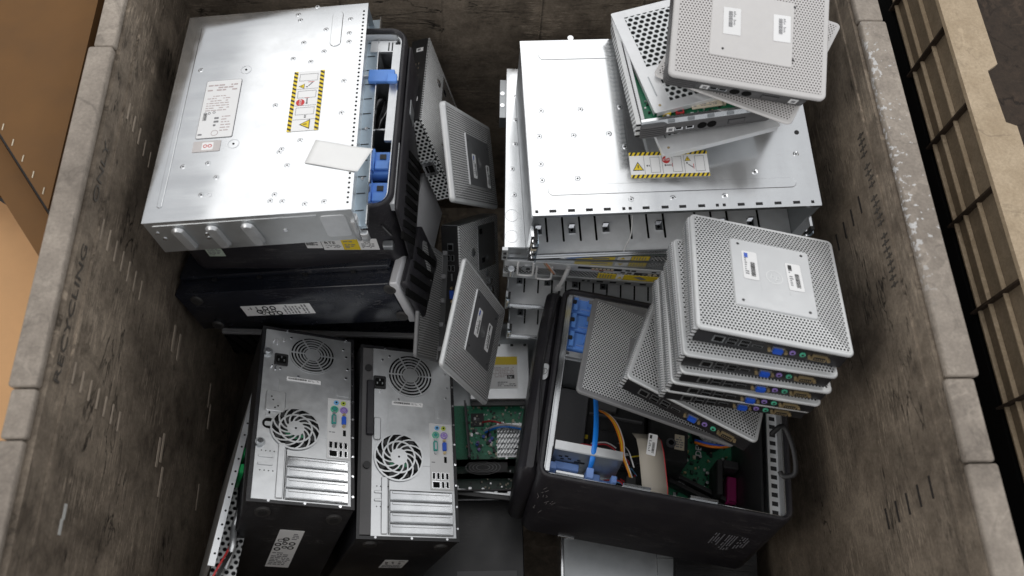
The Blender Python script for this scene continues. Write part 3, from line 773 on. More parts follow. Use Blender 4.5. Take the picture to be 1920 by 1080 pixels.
def lid(name, key, label, m, rimm, plate=None, plate_in=False, stickers=(), border=.006, notch=None, th=None, crown=.004):
    w, dp, h = dims(key)
    o = thing(name, key, label, 'computer cover')
    mb = MB(); perfcover(mb, 0, w, 0, dp, h, m, rimm, crown=crown, border=border, th=th or h * .9, plate=plate)
    o2 = mb.build('perforated_panel', o)
    if plate:
        x0, x1, y0, y1 = plate
        mb = MB()
        mb.slab(x0, x1, y0, y1, h + .0005, h + crown + .0028, rimm, r=.004, c=.0010, top=PLATED if not plate_in else rimm)
        for (a, b) in ((x0 + .012, y1 - .012), (x1 - .012, y1 - .012), (x0 + .012, y0 + .012), (x1 - .012, y0 + .012)): mb.cyl(a, b, h + crown + .0026, .0020, .0006, CHIP if not plate_in else STEELD, n=10)
        if not plate_in: logo_ring(mb, (x0 + x1) / 2, (y0 + y1) / 2, h + crown + .0029, .010, MIDGREY)
        mb.build('centre_plate', o)
    for (x, y, ww, hh, s) in stickers:
        sticker(o, T((x, y, h + crown + .0031)), ww, hh, 'asset', 'barcode_label', seed=s)
    return o
lid('computer_cover', 'C17', 'silver perforated cover with two barcode stickers leaning against the gap in the middle', PERFSTR, SILVERP, (.062, .186, .048, .158), False,
    ((.084, .084, .020, .048, 5), (.144, .078, .020, .049, 6)))
lid('computer_cover', 'C14', 'silver perforated cover with dark plate, standing beside the far wall', PERFSTR, SILVERP, (.089, .258, .031, .120), False,
    ((.118, .045, .024, .042, 9), (.220, .034, .024, .042, 10)))
c = lid('computer_cover', 'C16', 'bare perforated grey cover standing on edge left of the stickered one', PERFD, MIDGREY)
mb = MB(); w_, d_, h_ = dims('C16')
mb.box(w_ - .034, w_ - .001, .004, d_ - .004, h_ - .001, h_ + .003, MIDGREY)
for k in range(5): mb.box(w_ - .038, w_ - .030, .02 + k * .045, .028 + k * .045, h_ + .003, h_ + .011, MIDGREY)
mb.build('folded_edge', c)
c = lid('computer_cover', 'CV23', 'upturned grey perforated cover resting in the open tower', PERFS, MIDGREY, (.075, .180, .055, .150), True, border=.008)
lid('computer_cover', 'LIDP', 'pale perforated cover wedged between the two upper right clients', PERFL, LIGHTP, crown=.001)

def hexlid(key, label, full=True):
    w, dp, h = dims(key)
    o = thing('metal_lid', key, label, 'metal lid')
    mb = MB(); mb.slab(0, w, 0, dp, 0, .0018, LIDM, r=.003, c=.0003)
    mb.box(.0002, .0012, .004, dp - .004, -.008, .0002, LIDM); mb.box(.004, w - .004, .0002, .0012, -.008, .0002, LIDM)
    mb.build('sheet', o)
    mb = MB()
    if full: mb.box(.018, w - .018, .09, dp - .016, .0019, .0023, PERFBIG); mb.box(.03, w - .03, .016, .07, .0019, .0023, PERFBIG)
    else:
        mb.box(.02, w - .03, .034, .06, .0019, .0023, PERFBIG)
    mb.box(.0125, .0145, .03, .07, .0019, .0023, STEELD); mb.cyl(.012, .012, .0018, .0022, .0003, BRASS, n=12)
    mb.build('vent_field', o)
    return o
hexlid('LIDH', 'steel lid with round vent holes lying loose on the opened client')
hexlid('LIDL', 'steel lid with vent holes lying under the opened client', False)

# clients standing on edge in the middle gap
def edge_client(key, label, square):
    w, dp, h = dims(key)                       # local z end = port face, x = thickness
    o = thing('thin_client', key, label, 'thin client computer')
    mb = MB(); mb.slab(0, w * .93, 0, dp, h - .0045, h, BLACKM, r=.002, c=.0008); mb.box(.002, w * .9, .002, dp - .002, .01, h - .005, BLACKM); mb.build('case', o)
    mb = MB(); mb.slab(w * .93 + .0005, w + .002, 0, dp, 0, h - .002, mat('steel_face_grille', (.86, .87, .87), .42, .1, .08, 30, .25, perf=('yz', .0052, .30)), r=.0008, c=.0003)
    rr = random.Random(4)
    for k in range(7): mb.cyl(w + .002, rr.uniform(.04, dp - .05), rr.uniform(.03, h - .04), .009, .0022, STEEL, 'x', 16, .006)
    mb.box(w + .0021, w + .0027, dp * .55, dp * .95, h * .1, h * .55, STEEL)
    for k in range(3): mb.poly([(w + .0022, .08 + k * .06), (w + .0034, .08 + k * .06), (w + .0034, .09 + k * .06), (w + .0022, .09 + k * .06)], h * .35 + k * .01, h * .35 + .012 + k * .01, VOID)
    mb.build('metal_side', o)
    mb = MB()
    if square: mb.box(.001, w * .92, -.002, -.0002, .002, h - .004, PERFXS); mb.box(.004, w * .8, -.009, -.0021, h * .36, h * .52, STEEL); mb.box(.008, w * .68, -.0096, -.0091, h * .40, h * .48, VOID); mb.box(w * .36, w * .42, -.0101, -.0097, h * .40, h * .48, STEEL)
    else: mb.box(.001, w * .92, dp + .0002, dp + .002, .002, h - .004, STEELD)
    mb.build('edge_grille', o)
    z = h
    def pr(name, f):
        mb = MB(); f(mb); mb.build(name, o)
    if not square:
        xc = w * .52
        pr('network_port', lambda mb: (mb.box(xc - .006, xc + .006, .181, .196, z, z + .001, STEELD), mb.box(xc - .0045, xc + .0045, .183, .193, z + .001, z + .0014, VOID)))
        for y in (.167, .147): pr('usb_port', lambda mb, y=y: [(mb.box(xc + q - .003, xc + q + .003, y - .006, y + .006, z, z + .001, STEELD), mb.box(xc + q - .002, xc + q + .002, y - .005, y + .005, z + .001, z + .0014, VOID)) for q in (-.004, .004)])
        pr('card_slot', lambda mb: mb.box(xc - .001, xc + .002, .122, .136, z, z + .001, STEELD))
        pr('video_port', lambda mb: (mb.box(xc - .004, xc + .004, .087, .103, z, z + .005, VGAB), mb.cyl(xc, .108, z, .0025, .005, BRASS), mb.cyl(xc, .082, z, .0025, .005, BRASS)))
        pr('audio_jack', lambda mb: mb.cyl(xc, .068, z, .004, .002, GREENJ))
    else:
        for y, s in ((.222, .010), (.062, .010)): pr('icon_tag', lambda mb, y=y, s=s: (mb.box(w * .35, w * .75, y - s * .9, y + s * .3, z, z + .0006, WHITE), mb.box(w * .42, w * .6, y - s * .6, y, z + .0007, z + .0009, GREYINK)))
        for y in (.17, .155, .13): pr('usb_port', lambda mb, y=y: (mb.box(w * .3, w * .45, y - .004, y + .004, z, z + .0008, CHROME), mb.box(w * .55, w * .62, y - .002, y + .005, z, z + .0008, CHROME)))
    return o
edge_client('TC13', 'thin client standing on edge by the far wall with square holed side', True)
edge_client('TC15', 'thin client on edge in the middle gap, ports facing up', False)

# ================================================================= STORAGE CHASSIS
def screw(mb, x, y, z, r=.0026, m=None):
    mb.cyl(x, y, z, r * 1.9, .0005, STEEL, n=12, r2=r * 1.2); mb.cyl(x, y, z + .0003, r * .62, .0004, CHIP, n=8)
def groove(mb, x0, x1, y0, y1, z, m, vertical=False):
    """raised pressed rib outline"""
    r = min(x1 - x0, y1 - y0) / 2 * .98
    mb.slab(x0, x1, y0, y1, z - .0002, z + .0011, m, r=r, c=.0010, n=6)

def chassis_body(key, o, m, front_open=True, top_holes=True):
    w, dp, h = dims(key)
    mb = MB()
    mb.box(0, .0014, 0, dp, 0, h - .0014, m); mb.box(w - .0014, w, 0, dp, 0, h - .0014, m)
    mb.box(.0015, w - .0015, dp - .0014, dp, 0, h - .0014, m)
    mb.box(.0015, w - .0015, 0, dp - .0015, 0, .002, m)
    mb.build('side_shell', o)

# --- S2: silver enclosure on the right
o = thing('server_chassis', 'S2', 'large silver storage chassis on the right with striped warning sticker facing up', 'server chassis', 'rack chassis pile on the right')
w, dp, h = dims('S2')
chassis_body('S2', o, STEELD)
mb = MB(); mb.box(-.0005, w + .0005, 0, dp, h - .0013, h, STEEL)
mb.box(-.0012, -.0006, .001, dp, h - .012, h - .0001, STEEL); mb.box(w + .0006, w + .0012, .001, dp, h - .012, h - .0001, STEEL)
mb.cyl(.084, dp + .004, h - .0012, .005, .001, STEEL); 
groove(mb, .028, .425, .278, .295, h, STEEL); groove(mb, .026, .422, .033, .050, h, STEEL)
for (x, y) in ((.025, .183), (.089, .184), (.154, .186), (.019, .137), (.074, .137), (.131, .138), (.155, .114), (.018, .088), (.018, .060), (.074, .061), (.155, .022), (.221, .022), (.304, .022), (.43, .091), (.358, .062), (.302, .115), (.21, .20), (.27, .24), (.35, .19), (.41, .23)): screw(mb, x, y, h)
hx = [.006, .031, .060, .088, .116, .142, .152, .177, .207, .235, .265, .290, .301, .328, .357, .387, .417, .443]
for i, x in enumerate(hx):
    q = .0024 if i in (0, 5, 6, 11, 12, 17) else .0055
    mb.box(x - q, x + q, .0045, .0092, h, h + .0003, SLEEVE)
mb.cyl(.438, .13, h, .004, .0004, CHIP, n=12)
mb.build('top_cover', o)
sticker(o, T((.159, .057, h + .0012)), .126, .045, 'warning', 'warning_label')
mb = MB(); mb.box(.002, w - .002, -.018, dp - .004, .040, .045, TRAY)
for x in (.033, .061, .090, .117, .177, .206, .235, .290, .318, .346, .400): mb.slab(x - .0017, x + .0017, .004, .13, .0452, .0458, VOID, r=.0016, c=.0001)
mb.box(.002, w - .002, -.0195, -.0175, .036, .049, STEEL); mb.box(.002, w - .002, -.0225, -.0200, .033, .040, STEEL)
mb.build('drive_tray', o)
for x in (.019, .076, .134, .225, .335, .385):
    mb = MB(); mb.box(x - .0058, x + .0058, .018, .033, .0455, .0475, CHROME); mb.cyl(x, .024, .0476, .0022, .0012, VOID, n=10); mb.box(x - .0045, x + .0045, .031, .033, .0476, .055, CHROME); mb.build('spring_clip', o)
mb = MB(); mb.box(.0025, w - .0025, .0005, .0015, .003, .038, MESH); mb.build('lower_grille', o)
mb = MB(); mb.box(.004, w - .004, .20, .205, .046, h - .004, VOID)
mb.box(.002, w - .002, .0015, .004, h - .012, h - .002, STEELD)
for x in (.15, .27): mb.box(x, x + .0015, .06, .19, .046, h - .004, STEELD)
mb.build('drive_bay_divider', o)
for s, x in ((0, -.002), (1, w - .010)):
    mb = MB(); mb.box(x, x + .004, -.022, -.004, .030, h - .03, STEEL); mb.box(x + .0045, x + .011, -.024, -.004, .034, h - .04, CHIP)
    mb.box(x + .0112, x + .0130, -.027, -.004, .034, h - .05, BLUEST)
    for z_, r_ in ((.052, .0055), (.078, .004), (.105, .0055)): mb.cyl(x + .007, -.028, z_, r_, .004, CHROME, 'y')
    mb.box(x + .002, x + .011, -.0262, -.0242, .086, .096, CREAM); mb.build('mounting_ear', o)
mb = MB(); mb.tube([(.171, .03, .10), (.169, .0, .08), (.163, -.012, .056), (.160, -.019, .050)], .0011, WIREW, 6); mb.build('loose_wire', o)

# --- chassis underneath S2
def under(key, label, kind):
    w, dp, h = dims(key)
    o = thing('server_chassis', key, label, 'server chassis', 'rack chassis pile on the right')
    mb = MB()
    mb.box(0, .0014, 0, dp, 0, h - .0014, STEELD); mb.box(w - .0014, w, 0, dp, 0, h - .0014, STEELD); mb.box(.0015, w - .0015, dp - .0014, dp, 0, h - .0014, STEELD); mb.box(.0015, w - .0015, .0, dp - .0015, 0, .002, STEELD); mb.build('side_shell', o)
    mb = MB(); mb.box(0, w, 0 if kind != 'tray' else .05, dp, h - .0013, h, STEEL)
    if kind == 'flat':
        for (x, y) in ((.018, .299), (.018, .25), (.017, .201), (.012, .151), (.016, .10)): screw(mb, x, y, h)
        mb.ring(.012, .06, h, .011, .012, .0003, STEELG, 24); mb.ring(.012, .02, h, .011, .012, .0003, STEELG, 24)
    mb.build('top_cover', o)
    if kind == 'flat':
        mb = MB(); mb.box(.0015, w - .0015, -.001, .0, .002, h - .002, STEELD); textlines(mb, 0, 0, 0, 0, 1, INK)
        mb.M = FY; barcode(mb, .010, .030, .018, .026, GREYINK, .0012, 3); mb.build('front_panel', o)
        mb = MB(); mb.M = T((0, -.0012, 0)) @ FY
        mb.box(.130, .200, .004, .022, 0, .0008, YEL); mb.box(.205, .228, .004, .022, 0, .0008, WHITE); mb.box(.230, .262, .004, .022, 0, .0008, YEL)
        for k in range(5): mb.box(.234 + k * .005, .2355 + k * .005, .006, .020, .0008, .001, GREYINK)
        mb.box(.16, .19, .007, .012, .0008, .001, GREYINK); mb.poly([(.209, .008), (.219, .008), (.214, .018)], .0009, .0011, YEL); mb.build('caution_label', o)
        mb = MB(); mb.box(.268, w - .004, -.0016, -.0011, .003, .024, MESH); mb.build('front_grille', o)
        mb = MB(); mb.box(-.004, .006, -.006, .0, 0, h, STEELG); mb.cyl(.001, -.008, .015, .003, .002, CHIP, 'y'); mb.cyl(.001, -.008, .035, .003, .002, CHIP, 'y')
        mb.build('mounting_ear', o)
        mb = MB(); mb.box(-.012, -.0005, dp - .10, dp - .02, h - .045, h - .008, STEELD); mb.cyl(-.0075, dp - .05, h - .008, .004, .002, CHROME); mb.cyl(-.0075, dp - .075, h - .008, .004, .002, CHROME); mb.build('rail_bracket', o)
    if kind == 'mesh':
        mb = MB(); mb.box(.0015, w - .0015, -.001, .0, .022, .054, MESH); mb.box(.0015, w - .0015, -.0015, .0, .0545, h - .002, TRAY); mb.box(0, w, -.004, .0, 0, .0215, STEELG); mb.build('front_grille', o)
        for k in range(9):
            mb = MB(); xx = (.150, .160, .178, .203, .231, .260, .289, .318, .347)[k]; mb.box(xx, xx + (.005 if k < 2 else .012), -.0046, -.0040, .008, .015, SLEEVE); mb.build('lip_slot', o)
        for x in (.040, .075):
            mb = MB(); z1 = .050 if x < .05 else .036
            mb.tube([(x - .014, -.002, z1 + .03), (x - .014, -.012, z1 + .004), (x - .010, -.014, z1 - .004), (x + .010, -.014, z1 - .004), (x + .014, -.012, z1 + .004), (x + .014, -.002, z1 + .03)], .0021, WHITE, 8); mb.build('wire_handle', o)
        mb = MB(); mb.cyl(.014, -.012, .04, .006, .03, CHROME, 'z', 14); mb.cyl(.045, -.004, h * .62, .012, .003, STEELD, 'y', 20); mb.cyl(.045, -.0055, h * .62, .004, .002, CHIP, 'y'); mb.build('thumb_screw', o)
        mb = MB(); mb.M = T((0, -.0016, 0)) @ FY
        for (x0, x1, z0, z1, stripes) in ((.176, .210, .026, .051, 1), (.224, .306, .026, .051, 2)):
            mb.box(x0, x1, z0, z1, 0, .0008, YEL)
            if stripes == 1:
                for k in range(5): mb.box(x0 + .004 + k * .005, x0 + .0055 + k * .005, z0 + .003, z1 - .003, .0008, .001, GREYINK)
            else:
                mb.poly([(x0 + .018, z0 + (z1 - z0) * .7), (x0 + .03, z1 - .003), (x0 + .045, z0 + .008), (x0 + .035, z0 + .004)], .0008, .001, GREYINK)
        mb.box(.2105, .2235, .026, .051, .0, .0008, WHITE); mb.poly([(.213, .032), (.222, .032), (.2175, .043)], .0009, .0012, YEL)
        mb.ring(.285, .033, .0009, .003, .0042, .0003, GREYINK, 14)
        mb.build('caution_label', o, )
        mb = MB(); mb.M = T((0, -.0016, 0)) @ FY
        for (x, z) in ((.140, .072), (.222, .072), (.233, .072), (.270, .072), (.175, .061), (.215, .060), (.227, .060)): mb.box(x, x + .008, z, z + .005, 0, .0006, SLEEVE)
        mb.box(.135, .215, .069, .079, 0, .0006, CHIP); mb.box(.240, .310, .057, .067, 0, .0006, CHIP)
        for k in range(6): mb.box(.160 + k * .007, .165 + k * .007, .070, .078, .0007, .0012, CREAM); mb.box(.160 + k * .007, .165 + k * .007, .068, .0695, .0007, .0012, REDL)
        for k in range(4): mb.box(.255 + k * .010, .262 + k * .010, .058, .066, .0007, .0012, CREAM if k % 3 else MIDGREY)
        mb.build('connector_row', o)
        mb = MB(); mb.tube([(.118, -.004, .075), (.113, -.015, .05), (.108, -.022, .022)], .0042, WIREW, 10); mb.tube([(.108, -.022, .022), (.106, -.024, .0), (.106, -.023, -.012)], .0065, WIREW, 10, .5); mb.build('plastic_latch', o)
        mb = MB()
        for q, m in ((0, BRASS), (.004, ORANGE), (.007, WIREW)): mb.tube([(.072 + q, -.003, .085), (.082 + q, -.010, .072), (.092 + q * .5, -.012, .058)], .0009, m, 6)
        mb.build('thin_wires', o)
    if kind == 'tray':
        mb = MB(); mb.box(.002, w - .002, -.012, dp - .01, h * .30, h * .30 + .003, TRAY)
        for k in range(14):
            x = .034 + k * .0275; mb.slab(x - .0016, x + .0016, .012, .12, h * .30 + .0031, h * .30 + .0036, VOID, r=.0015, c=.0001)
        mb.box(0, w, -.0145, -.0121, h * .26, h * .35, STEEL); mb.box(0, w, -.0175, -.0146, h * .20, h * .28, STEEL)
        mb.box(.002, w - .002, .16, .165, h * .33 + .003, h - .003, VOID); mb.build('drive_tray', o)
        for x in (.024, .079, .134, .19):
            mb = MB(); mb.box(x - .0055, x + .0055, .028, .042, h * .33 + .003, h * .33 + .005, CHROME); mb.cyl(x, .033, h * .33 + .005, .002, .001, VOID, n=10); mb.build('spring_clip', o)
        mb = MB(); mb.box(-.002, .002, -.014, -.002, 0, h * .8, STEELD); mb.box(.0022, .007, -.016, -.002, h * .1, h * .75, CHIP); mb.box(-.001, .0065, -.0175, -.0161, h * .2, h * .7, BLUEST); mb.box(.0, .003, -.0185, -.0176, h * .3, h * .55, CREAM); mb.cyl(.003, -.020, h * .65, .003, .003, CHROME, 'y'); mb.build('mounting_ear', o)
    return o
under('S3', 'thin steel chassis directly under the large silver one, left edge showing', 'flat')
under('S4', 'chassis with hexagonal mesh front, wire handles and yellow caution labels', 'mesh')
under('S5', 'steel drive chassis below the mesh fronted one', 'tray')
under('S6', 'lowest visible steel chassis of the right pile, half in shadow', 'tray')

# --- S1: silver enclosure on the left
o = thing('server_chassis', 'S1', 'silver storage chassis topping the left pile, with blank white slip and spec label', 'server chassis')
w, dp, h = dims('S1')
SIDEM = mat('chassis_side_steel', (.56, .575, .58), .36, .85, .08, 60, .02, dust=.1)
mb = MB(); mb.box(.001, w - .001, 0, .0014, 0, h - .0014, SIDEM)
mb.box(0, .0014, .0015, dp - .0015, 0, h - .0014, STEELD); mb.box(.001, w - .001, dp - .0014, dp, 0, h - .0014, STEELD); mb.box(.0015, w - .002, .0015, dp - .0015, 0, .002, STEELD)
mb.M = FY
mb.box(.012, .255, h - .0105, h - .0095, 0, .0008, STEEL)
for x in (.048, .099, .152):
    mb.M = FY @ T((x, h * .46, 0)) @ rot(6)
    mb.slab(-.0105, .0105, -.029, .029, -.001, .0075, STEELG, r=.0103, c=.0070, n=7)
mb.M = FY
for (x, z) in ((.083, .040), (.082, .030), (.012, .05), (.017, .035), (.2, .036)): mb.cyl(x, z, 0, .0032, .0012, STEEL, n=12)
mb.slab(.258, .296, .012, .066, 0, .0012, STEELG, r=.006, c=.0005)
mb.build('side_shell', o)
mb = MB(); mb.box(0, w, -.0006, dp, h - .0013, h, STEEL2)
groove(mb, .018, .026, .025, .40, h, STEEL2); groove(mb, .250, .268, .33, .412, h, STEEL2)
for (x, y) in ((.116, .293), (.117, .138)):
    mb.ring(x, y, h, .008, .0092, .0004, STEELG, 22); mb.cyl(x, y, h, .0018, .0005, CHIP)
for (x, y) in ((.221, .428), (.190, .412), (.195, .398), (.206, .344), (.242, .32), (.241, .371), (.192, .309), (.222, .299), (.281, .391), (.281, .358), (.282, .338), (.174, .21), (.28, .251), (.281, .184), (.194, .12), (.191, .115), (.221, .135), (.083, .103), (.1, .075), (.082, .044), (.206, .088), (.193, .035), (.188, .024), (.206, .022), (.24, .014), (.268, .016), (.04, .30), (.045, .10)): screw(mb, x, y, h, .0024)
mb.ring(.094, .043, h, .003, .0042, .0004, STEELG, 16)
for k in range(46): 
    y = .012 + k * .0088; mb.cyl(.3025, y, h, .0019, .0003, VOID, n=10)
mb.build('top_cover', o)
sticker(o, T((.247, .153, h + .0003)) @ rot(90), .125, .049, 'warning', 'warning_label')
sticker(o, T((.055, .152, h + .0003)), .058, .121, 'spec', 'rating_label')
mb = MB(); mb.M = T((.054, .126, h + .0003)); mb.slab(0, .043, 0, .021, 0, .0005, mat('greyish_label', (.52, .49, .48), .5), r=.001, c=.0001)
mb.slab(.014, .032, .003, .018, .0005, .0007, WHITE, r=.002, c=.0001)
mb.ring(.0195, .0105, .0007, .0022, .0032, .0003, REDL, 14); mb.ring(.0268, .0105, .0007, .0022, .0032, .0003, REDL, 14); mb.build('recycling_label', o)
mb = MB(); mb.box(.300, .3195, .002, dp + .012, .024, .030, BLUEST)  # blue reflection painted into the colour of the tray strip
mb.box(.3195, .3210, .002, dp + .012, .024, .036, STEEL)
for k in range(13): mb.box(.301, .314, .03 + k * .032, .0312 + k * .032, .0301, .0308, SLEEVE)
for k in range(4): mb.cyl(.309, .09 + k * .1, .0302, .003, .002, CHROME, n=10)
mb.box(.298, .300, .002, dp - .002, .003, h - .01, STEELG)
mb.build('drive_tray', o)
mb = MB(); mb.slab(.296, .309, .0, .014, .0, h * .62, STEELG, r=.003, c=.001); mb.slab(.307, .319, -.005, .004, -.002, .018, STEELG, r=.003, c=.001); mb.slab(.301, .3065, -.004, .002, .0, .05, STEELG, r=.001, c=.0005)
mb.build('corner_latch', o)

mb = MB()
Mp = pose_matrix('S1') @ T((.282, .098, h + .0012)) @ rot(-17)
vs, fs = [], []; n = 10
for j in range(n + 1):
    for i in range(n + 1):
        u, v = i / n, j / n
        vs.append((-.045 + .09 * u + (.008 * (v - .5) if u > .9 else 0), -.0225 + .045 * v, .0004 * math.sin(u * 5) + (.0022 * (u - .75) * 4 if u > .75 else 0)))
for j in range(n):
    for i in range(n):
        k = j * (n + 1) + i; fs.append((k, k + 1, k + n + 2, k + n + 1))
mb.add(vs, fs, PAPER, True)
p = mb.build('paper_slip'); p.matrix_world = Mp
sm = p.modifiers.new('thickness', 'SOLIDIFY'); sm.thickness = .00015
tag(p, 'blank white paper slip lying on the left silver chassis', 'paper slip')

# ================================================================= UPRIGHT TOWERS (rear panel up)
def fan_round(o, x, y, z, r, name):
    mb = MB(); mb.cyl(x, y, z - .0002, r, .0006, VOID, n=36)
    for k in range(9):
        a = 40 * k; mb.M = T((x, y, z + .0005)) @ rot(a)
        mb.poly([(r * .32, -.002), (r * .9, r * .05), (r * .86, r * .30), (r * .34, r * .14)], 0, .0004, CHIP if k % 2 else BLACKM)
    mb.M = Matrix.Identity(4)
    return mb
def tower_mt(key, label, strip):
    w, dp, h = (.1825, .3814, .3891) if strip else (.1664, .3662, .4047)
    MB.S = dims(key)[0] / w
    o = thing('tower_computer', key, label, 'computer', 'pair of upturned towers')
    mb = MB(); mb.slab(-.004, w + .004, -.003, dp + .003, 0, h - .004, BLACK, r=.003, c=.0015)
    for (x0, x1, y0, y1) in ((-.004, w + .004, -.0035, .0022), (-.004, w + .004, dp - .002, dp + .003), (w - .0015, w + .004, .0023, dp - .0021), (-.004, .002, .0023, dp - .0021)):
        mb.box(x0, x1, y0, y1, h - .0039, h + .0012, BLACK)
    for k in range(9): mb.cyl(w + .001, .02 + k * dp / 9.3, h + .0012, .0021, .0012, CHROME, n=10)
    for k in range(3): mb.cyl(.03 + k * (w - .05) / 2, 0, h + .0012, .0023, .0012, CHROME, n=10)
    mb.cyl(w * .25, dp, h + .0012, .0023, .0012, CHROME, n=10); mb.cyl(w * .93, dp, h + .0012, .0023, .0012, CHROME, n=10)
    mb.build('casing', o)
    x0 = .022 if strip else .003
    mb = MB(); mb.box(x0, w - .002, .003, dp - .003, h - .0038, h, STEELG)
    # pressed details
    mb.slab(x0 + .03, w * .80, dp * .36, dp * .68, h, h + .0007, STEELG, r=.004, c=.0005)
    mb.slab(w * .83, w - .004, dp * .62, dp * .665, h, h + .0008, STEELG, r=.003, c=.0006)
    if not strip:
        mb.slab(.012, .047, dp * .475, dp * .60, h, h + .0035, STEELG, r=.006, c=.0025)
        for (a, b) in ((.022, .205), (.025, .198), (.034, .186), (.029, .182)): mb.cyl(a, b, h + .0035, .0016, .0003, VOID, n=8)
        mb.cyl(.021, .150, h, .011, .0005, VOID, n=20); mb.slab(.014, .028, .144, .153, h + .0005, h + .0012, STEELG, r=.003, c=.0003)
        mb.slab(.015, .027, .165, .18, h, h + .001, STEELG, r=.003, c=.0008); mb.box(.019, .022, .169, .176, h + .001, h + .0013, VOID)
        for y in (.335, .275): mb.cyl(.018, y, h, .0016, .0045, CHROME, n=8); mb.box(.0235, .026, y - .007, y + .007, h, h + .0016, CHROME)
    else:
        mb.slab(.024, .038, dp * .48, dp * .60, h, h + .003, STEELG, r=.004, c=.002)
    for (a, b) in ((.9, .93), (.95, .80), (.93, .74), (.30, .955), (.93, .88), (.22, .93), (.40, .71), (.20, .745)):
        mb.cyl(w * a, dp * b, h, .0024, .0008, CHROME, n=10)
    for k in range(4):
        mb.cyl(x0 + .010 + k * .007, .094, h, .0011, .0004, VOID, n=8); mb.cyl(x0 + .010 + k * .007, .056, h, .0011, .0004, VOID, n=8)
    for y in (.083, .068): mb.slab(x0 + .005, x0 + .030, y - .0025, y + .0025, h, h + .0016, STEELG, r=.0024, c=.0012)
    mb.slab(.040, .052, .006, .112, h, h + .0022, STEELG, r=.002, c=.0015)
    mb.build('rear_panel', o)
    if strip:
        mb = MB(); mb.slab(.001, .0215, .004, dp - .004, h - .0035, h + .0016, DKGREY, r=.001, c=.0005)
        mb.slab(.009, .024, dp * .50, dp * .80, h + .0017, h + .007, CHAR, r=.003, c=.002)
        mb.cyl(.012, dp * .87, h + .0016, .007, .004, CHIP, n=16); mb.cyl(.012, .132, h + .0016, .007, .004, CHIP, n=16); mb.build('side_panel_edge', o)
    else:
        for y in (.306, .108):
            mb = MB(); mb.cyl(.009, y, h, .0085, .005, STEELD, n=16); mb.cyl(.009, y, h + .005, .005, .003, CHROME, n=14); mb.build('thumb_screw', o)
    # power supply fan: concentric rings
    fx, fy, fr = (.097, .325, .0465) if strip else (.091, .315, .0425)
    mb = fan_round(o, fx, fy, h, fr, 'psu')
    for r_ in (.42, .56, .70, .84, .98):
        mb.ring(fx, fy, h + .0012, fr * (r_ - .035), fr * (r_ + .025), .0010, STEELG, 36)
    mb.cyl(fx, fy, h + .0012, fr * .34, .0010, STEELG, n=24)
    for k in range(6):
        mb.M = T((fx, fy, h + .0013)) @ rot(60 * k); mb.box(fr * .3, fr * 1.02, -.0014, .0014, 0, .0011, STEELG)
    mb.build('power_supply_grille', o)
    hz = h + .0009
    # exhaust fan: swirl
    gx, gy, gr = (.073, .152, .0465) if strip else (.067, .144, .0425)
    mb = fan_round(o, gx, gy, hz, gr, 'ex')
    mb.ring(gx, gy, hz + .0006, gr * .36, gr * .5, .0003, PCB, 24, 200, 320)
    for r_ in (.66, .99): mb.ring(gx, gy, hz + .0012, gr * (r_ - .035), gr * (r_ + .035), .0010, STEELG, 36)
    mb.cyl(gx, gy, hz + .0012, gr * .35, .0010, STEELG, n=24); mb.cyl(gx, gy, hz + .0022, .002, .0004, VOID, n=10)
    for k in range(13):
        a0 = 360 / 13 * k
        P = []
        for t in range(6):
            u = t / 5; rr_ = gr * (.33 + .66 * u); a = R(a0 - 62 * u); P.append((gx + rr_ * math.cos(a), gy + rr_ * math.sin(a)))
        for t in range(5):
            (ax, ay), (bx, by) = P[t], P[t + 1]; dx, dy = bx - ax, by - ay; l = math.hypot(dx, dy); nx, ny = -dy / l * .00135, dx / l * .00135
            mb.poly([(ax + nx, ay + ny), (ax - nx, ay - ny), (bx - nx, by - ny), (bx + nx, by + ny)], hz + .0013, hz + .0021, STEELG)
    mb.build('exhaust_fan_grille', o)
    sx, sy = (.035, .304) if strip else (.034, .293)
    mb = MB(); mb.slab(sx - .0125, sx + .0125, sy - .014, sy + .014, h, h + .0022, CHIP, r=.003, c=.0008); mb.slab(sx - .009, sx + .009, sy - .009, sy + .008, h + .0022, h + .0025, VOID, r=.003, c=.0001)
    for (a, b) in ((0, .004), (-.005, -.003), (.005, -.003)): mb.box(sx + a - .001, sx + a + .001, sy + b - .002, sy + b + .002, h + .0025, h + .004, STEELD)
    mb.build('power_socket', o)
    sticker(o, T((fx - .045 + (.008 if strip else 0), (.258 if strip else .247), h + .0010)), .062, .0085, 'serial', 'serial_label', seed=11)
    # port plate
    ix0, ix1 = (.134, w - .003) if strip else (.122, w - .003)
    iy0, iy1 = .092, (.226 if strip else .220)
    mb = MB(); mb.slab(ix0, ix1, iy0, iy1, h + .0002, h + .0014, IOW, r=.001, c=.0004); textlines(mb, ix0 + .003, ix0 + .014, iy0 + .052, iy0 + .056, 1, GREYINK, h + .0014); io = mb.build('port_plate', o)
    a, b = ix0 + .015, ix0 + .031
    z = h + .0014
    def sub(name, f):
        mb = MB(); f(mb); mb.build(name, o)
    Y = iy1 - .010
    sub('audio_jack', lambda m_: (m_.cyl(a, Y, z, .0045, .0020, SKYJ), m_.cyl(a, Y, z + .002, .0018, .0004, VOID)))
    sub('audio_jack', lambda m_: (m_.cyl(b - .003, Y, z, .0045, .0020, LIMEJ), m_.cyl(b - .003, Y, z + .002, .0018, .0004, VOID)))
    Y = iy1 - .025
    sub('keyboard_socket', lambda m_: (m_.cyl(a - .003, Y, z, .0070, .0022, GREENJ), m_.cyl(a - .003, Y, z + .0022, .0048, .0004, CHROME), m_.cyl(a - .003, Y, z + .0026, .0038, .0003, SERG)))
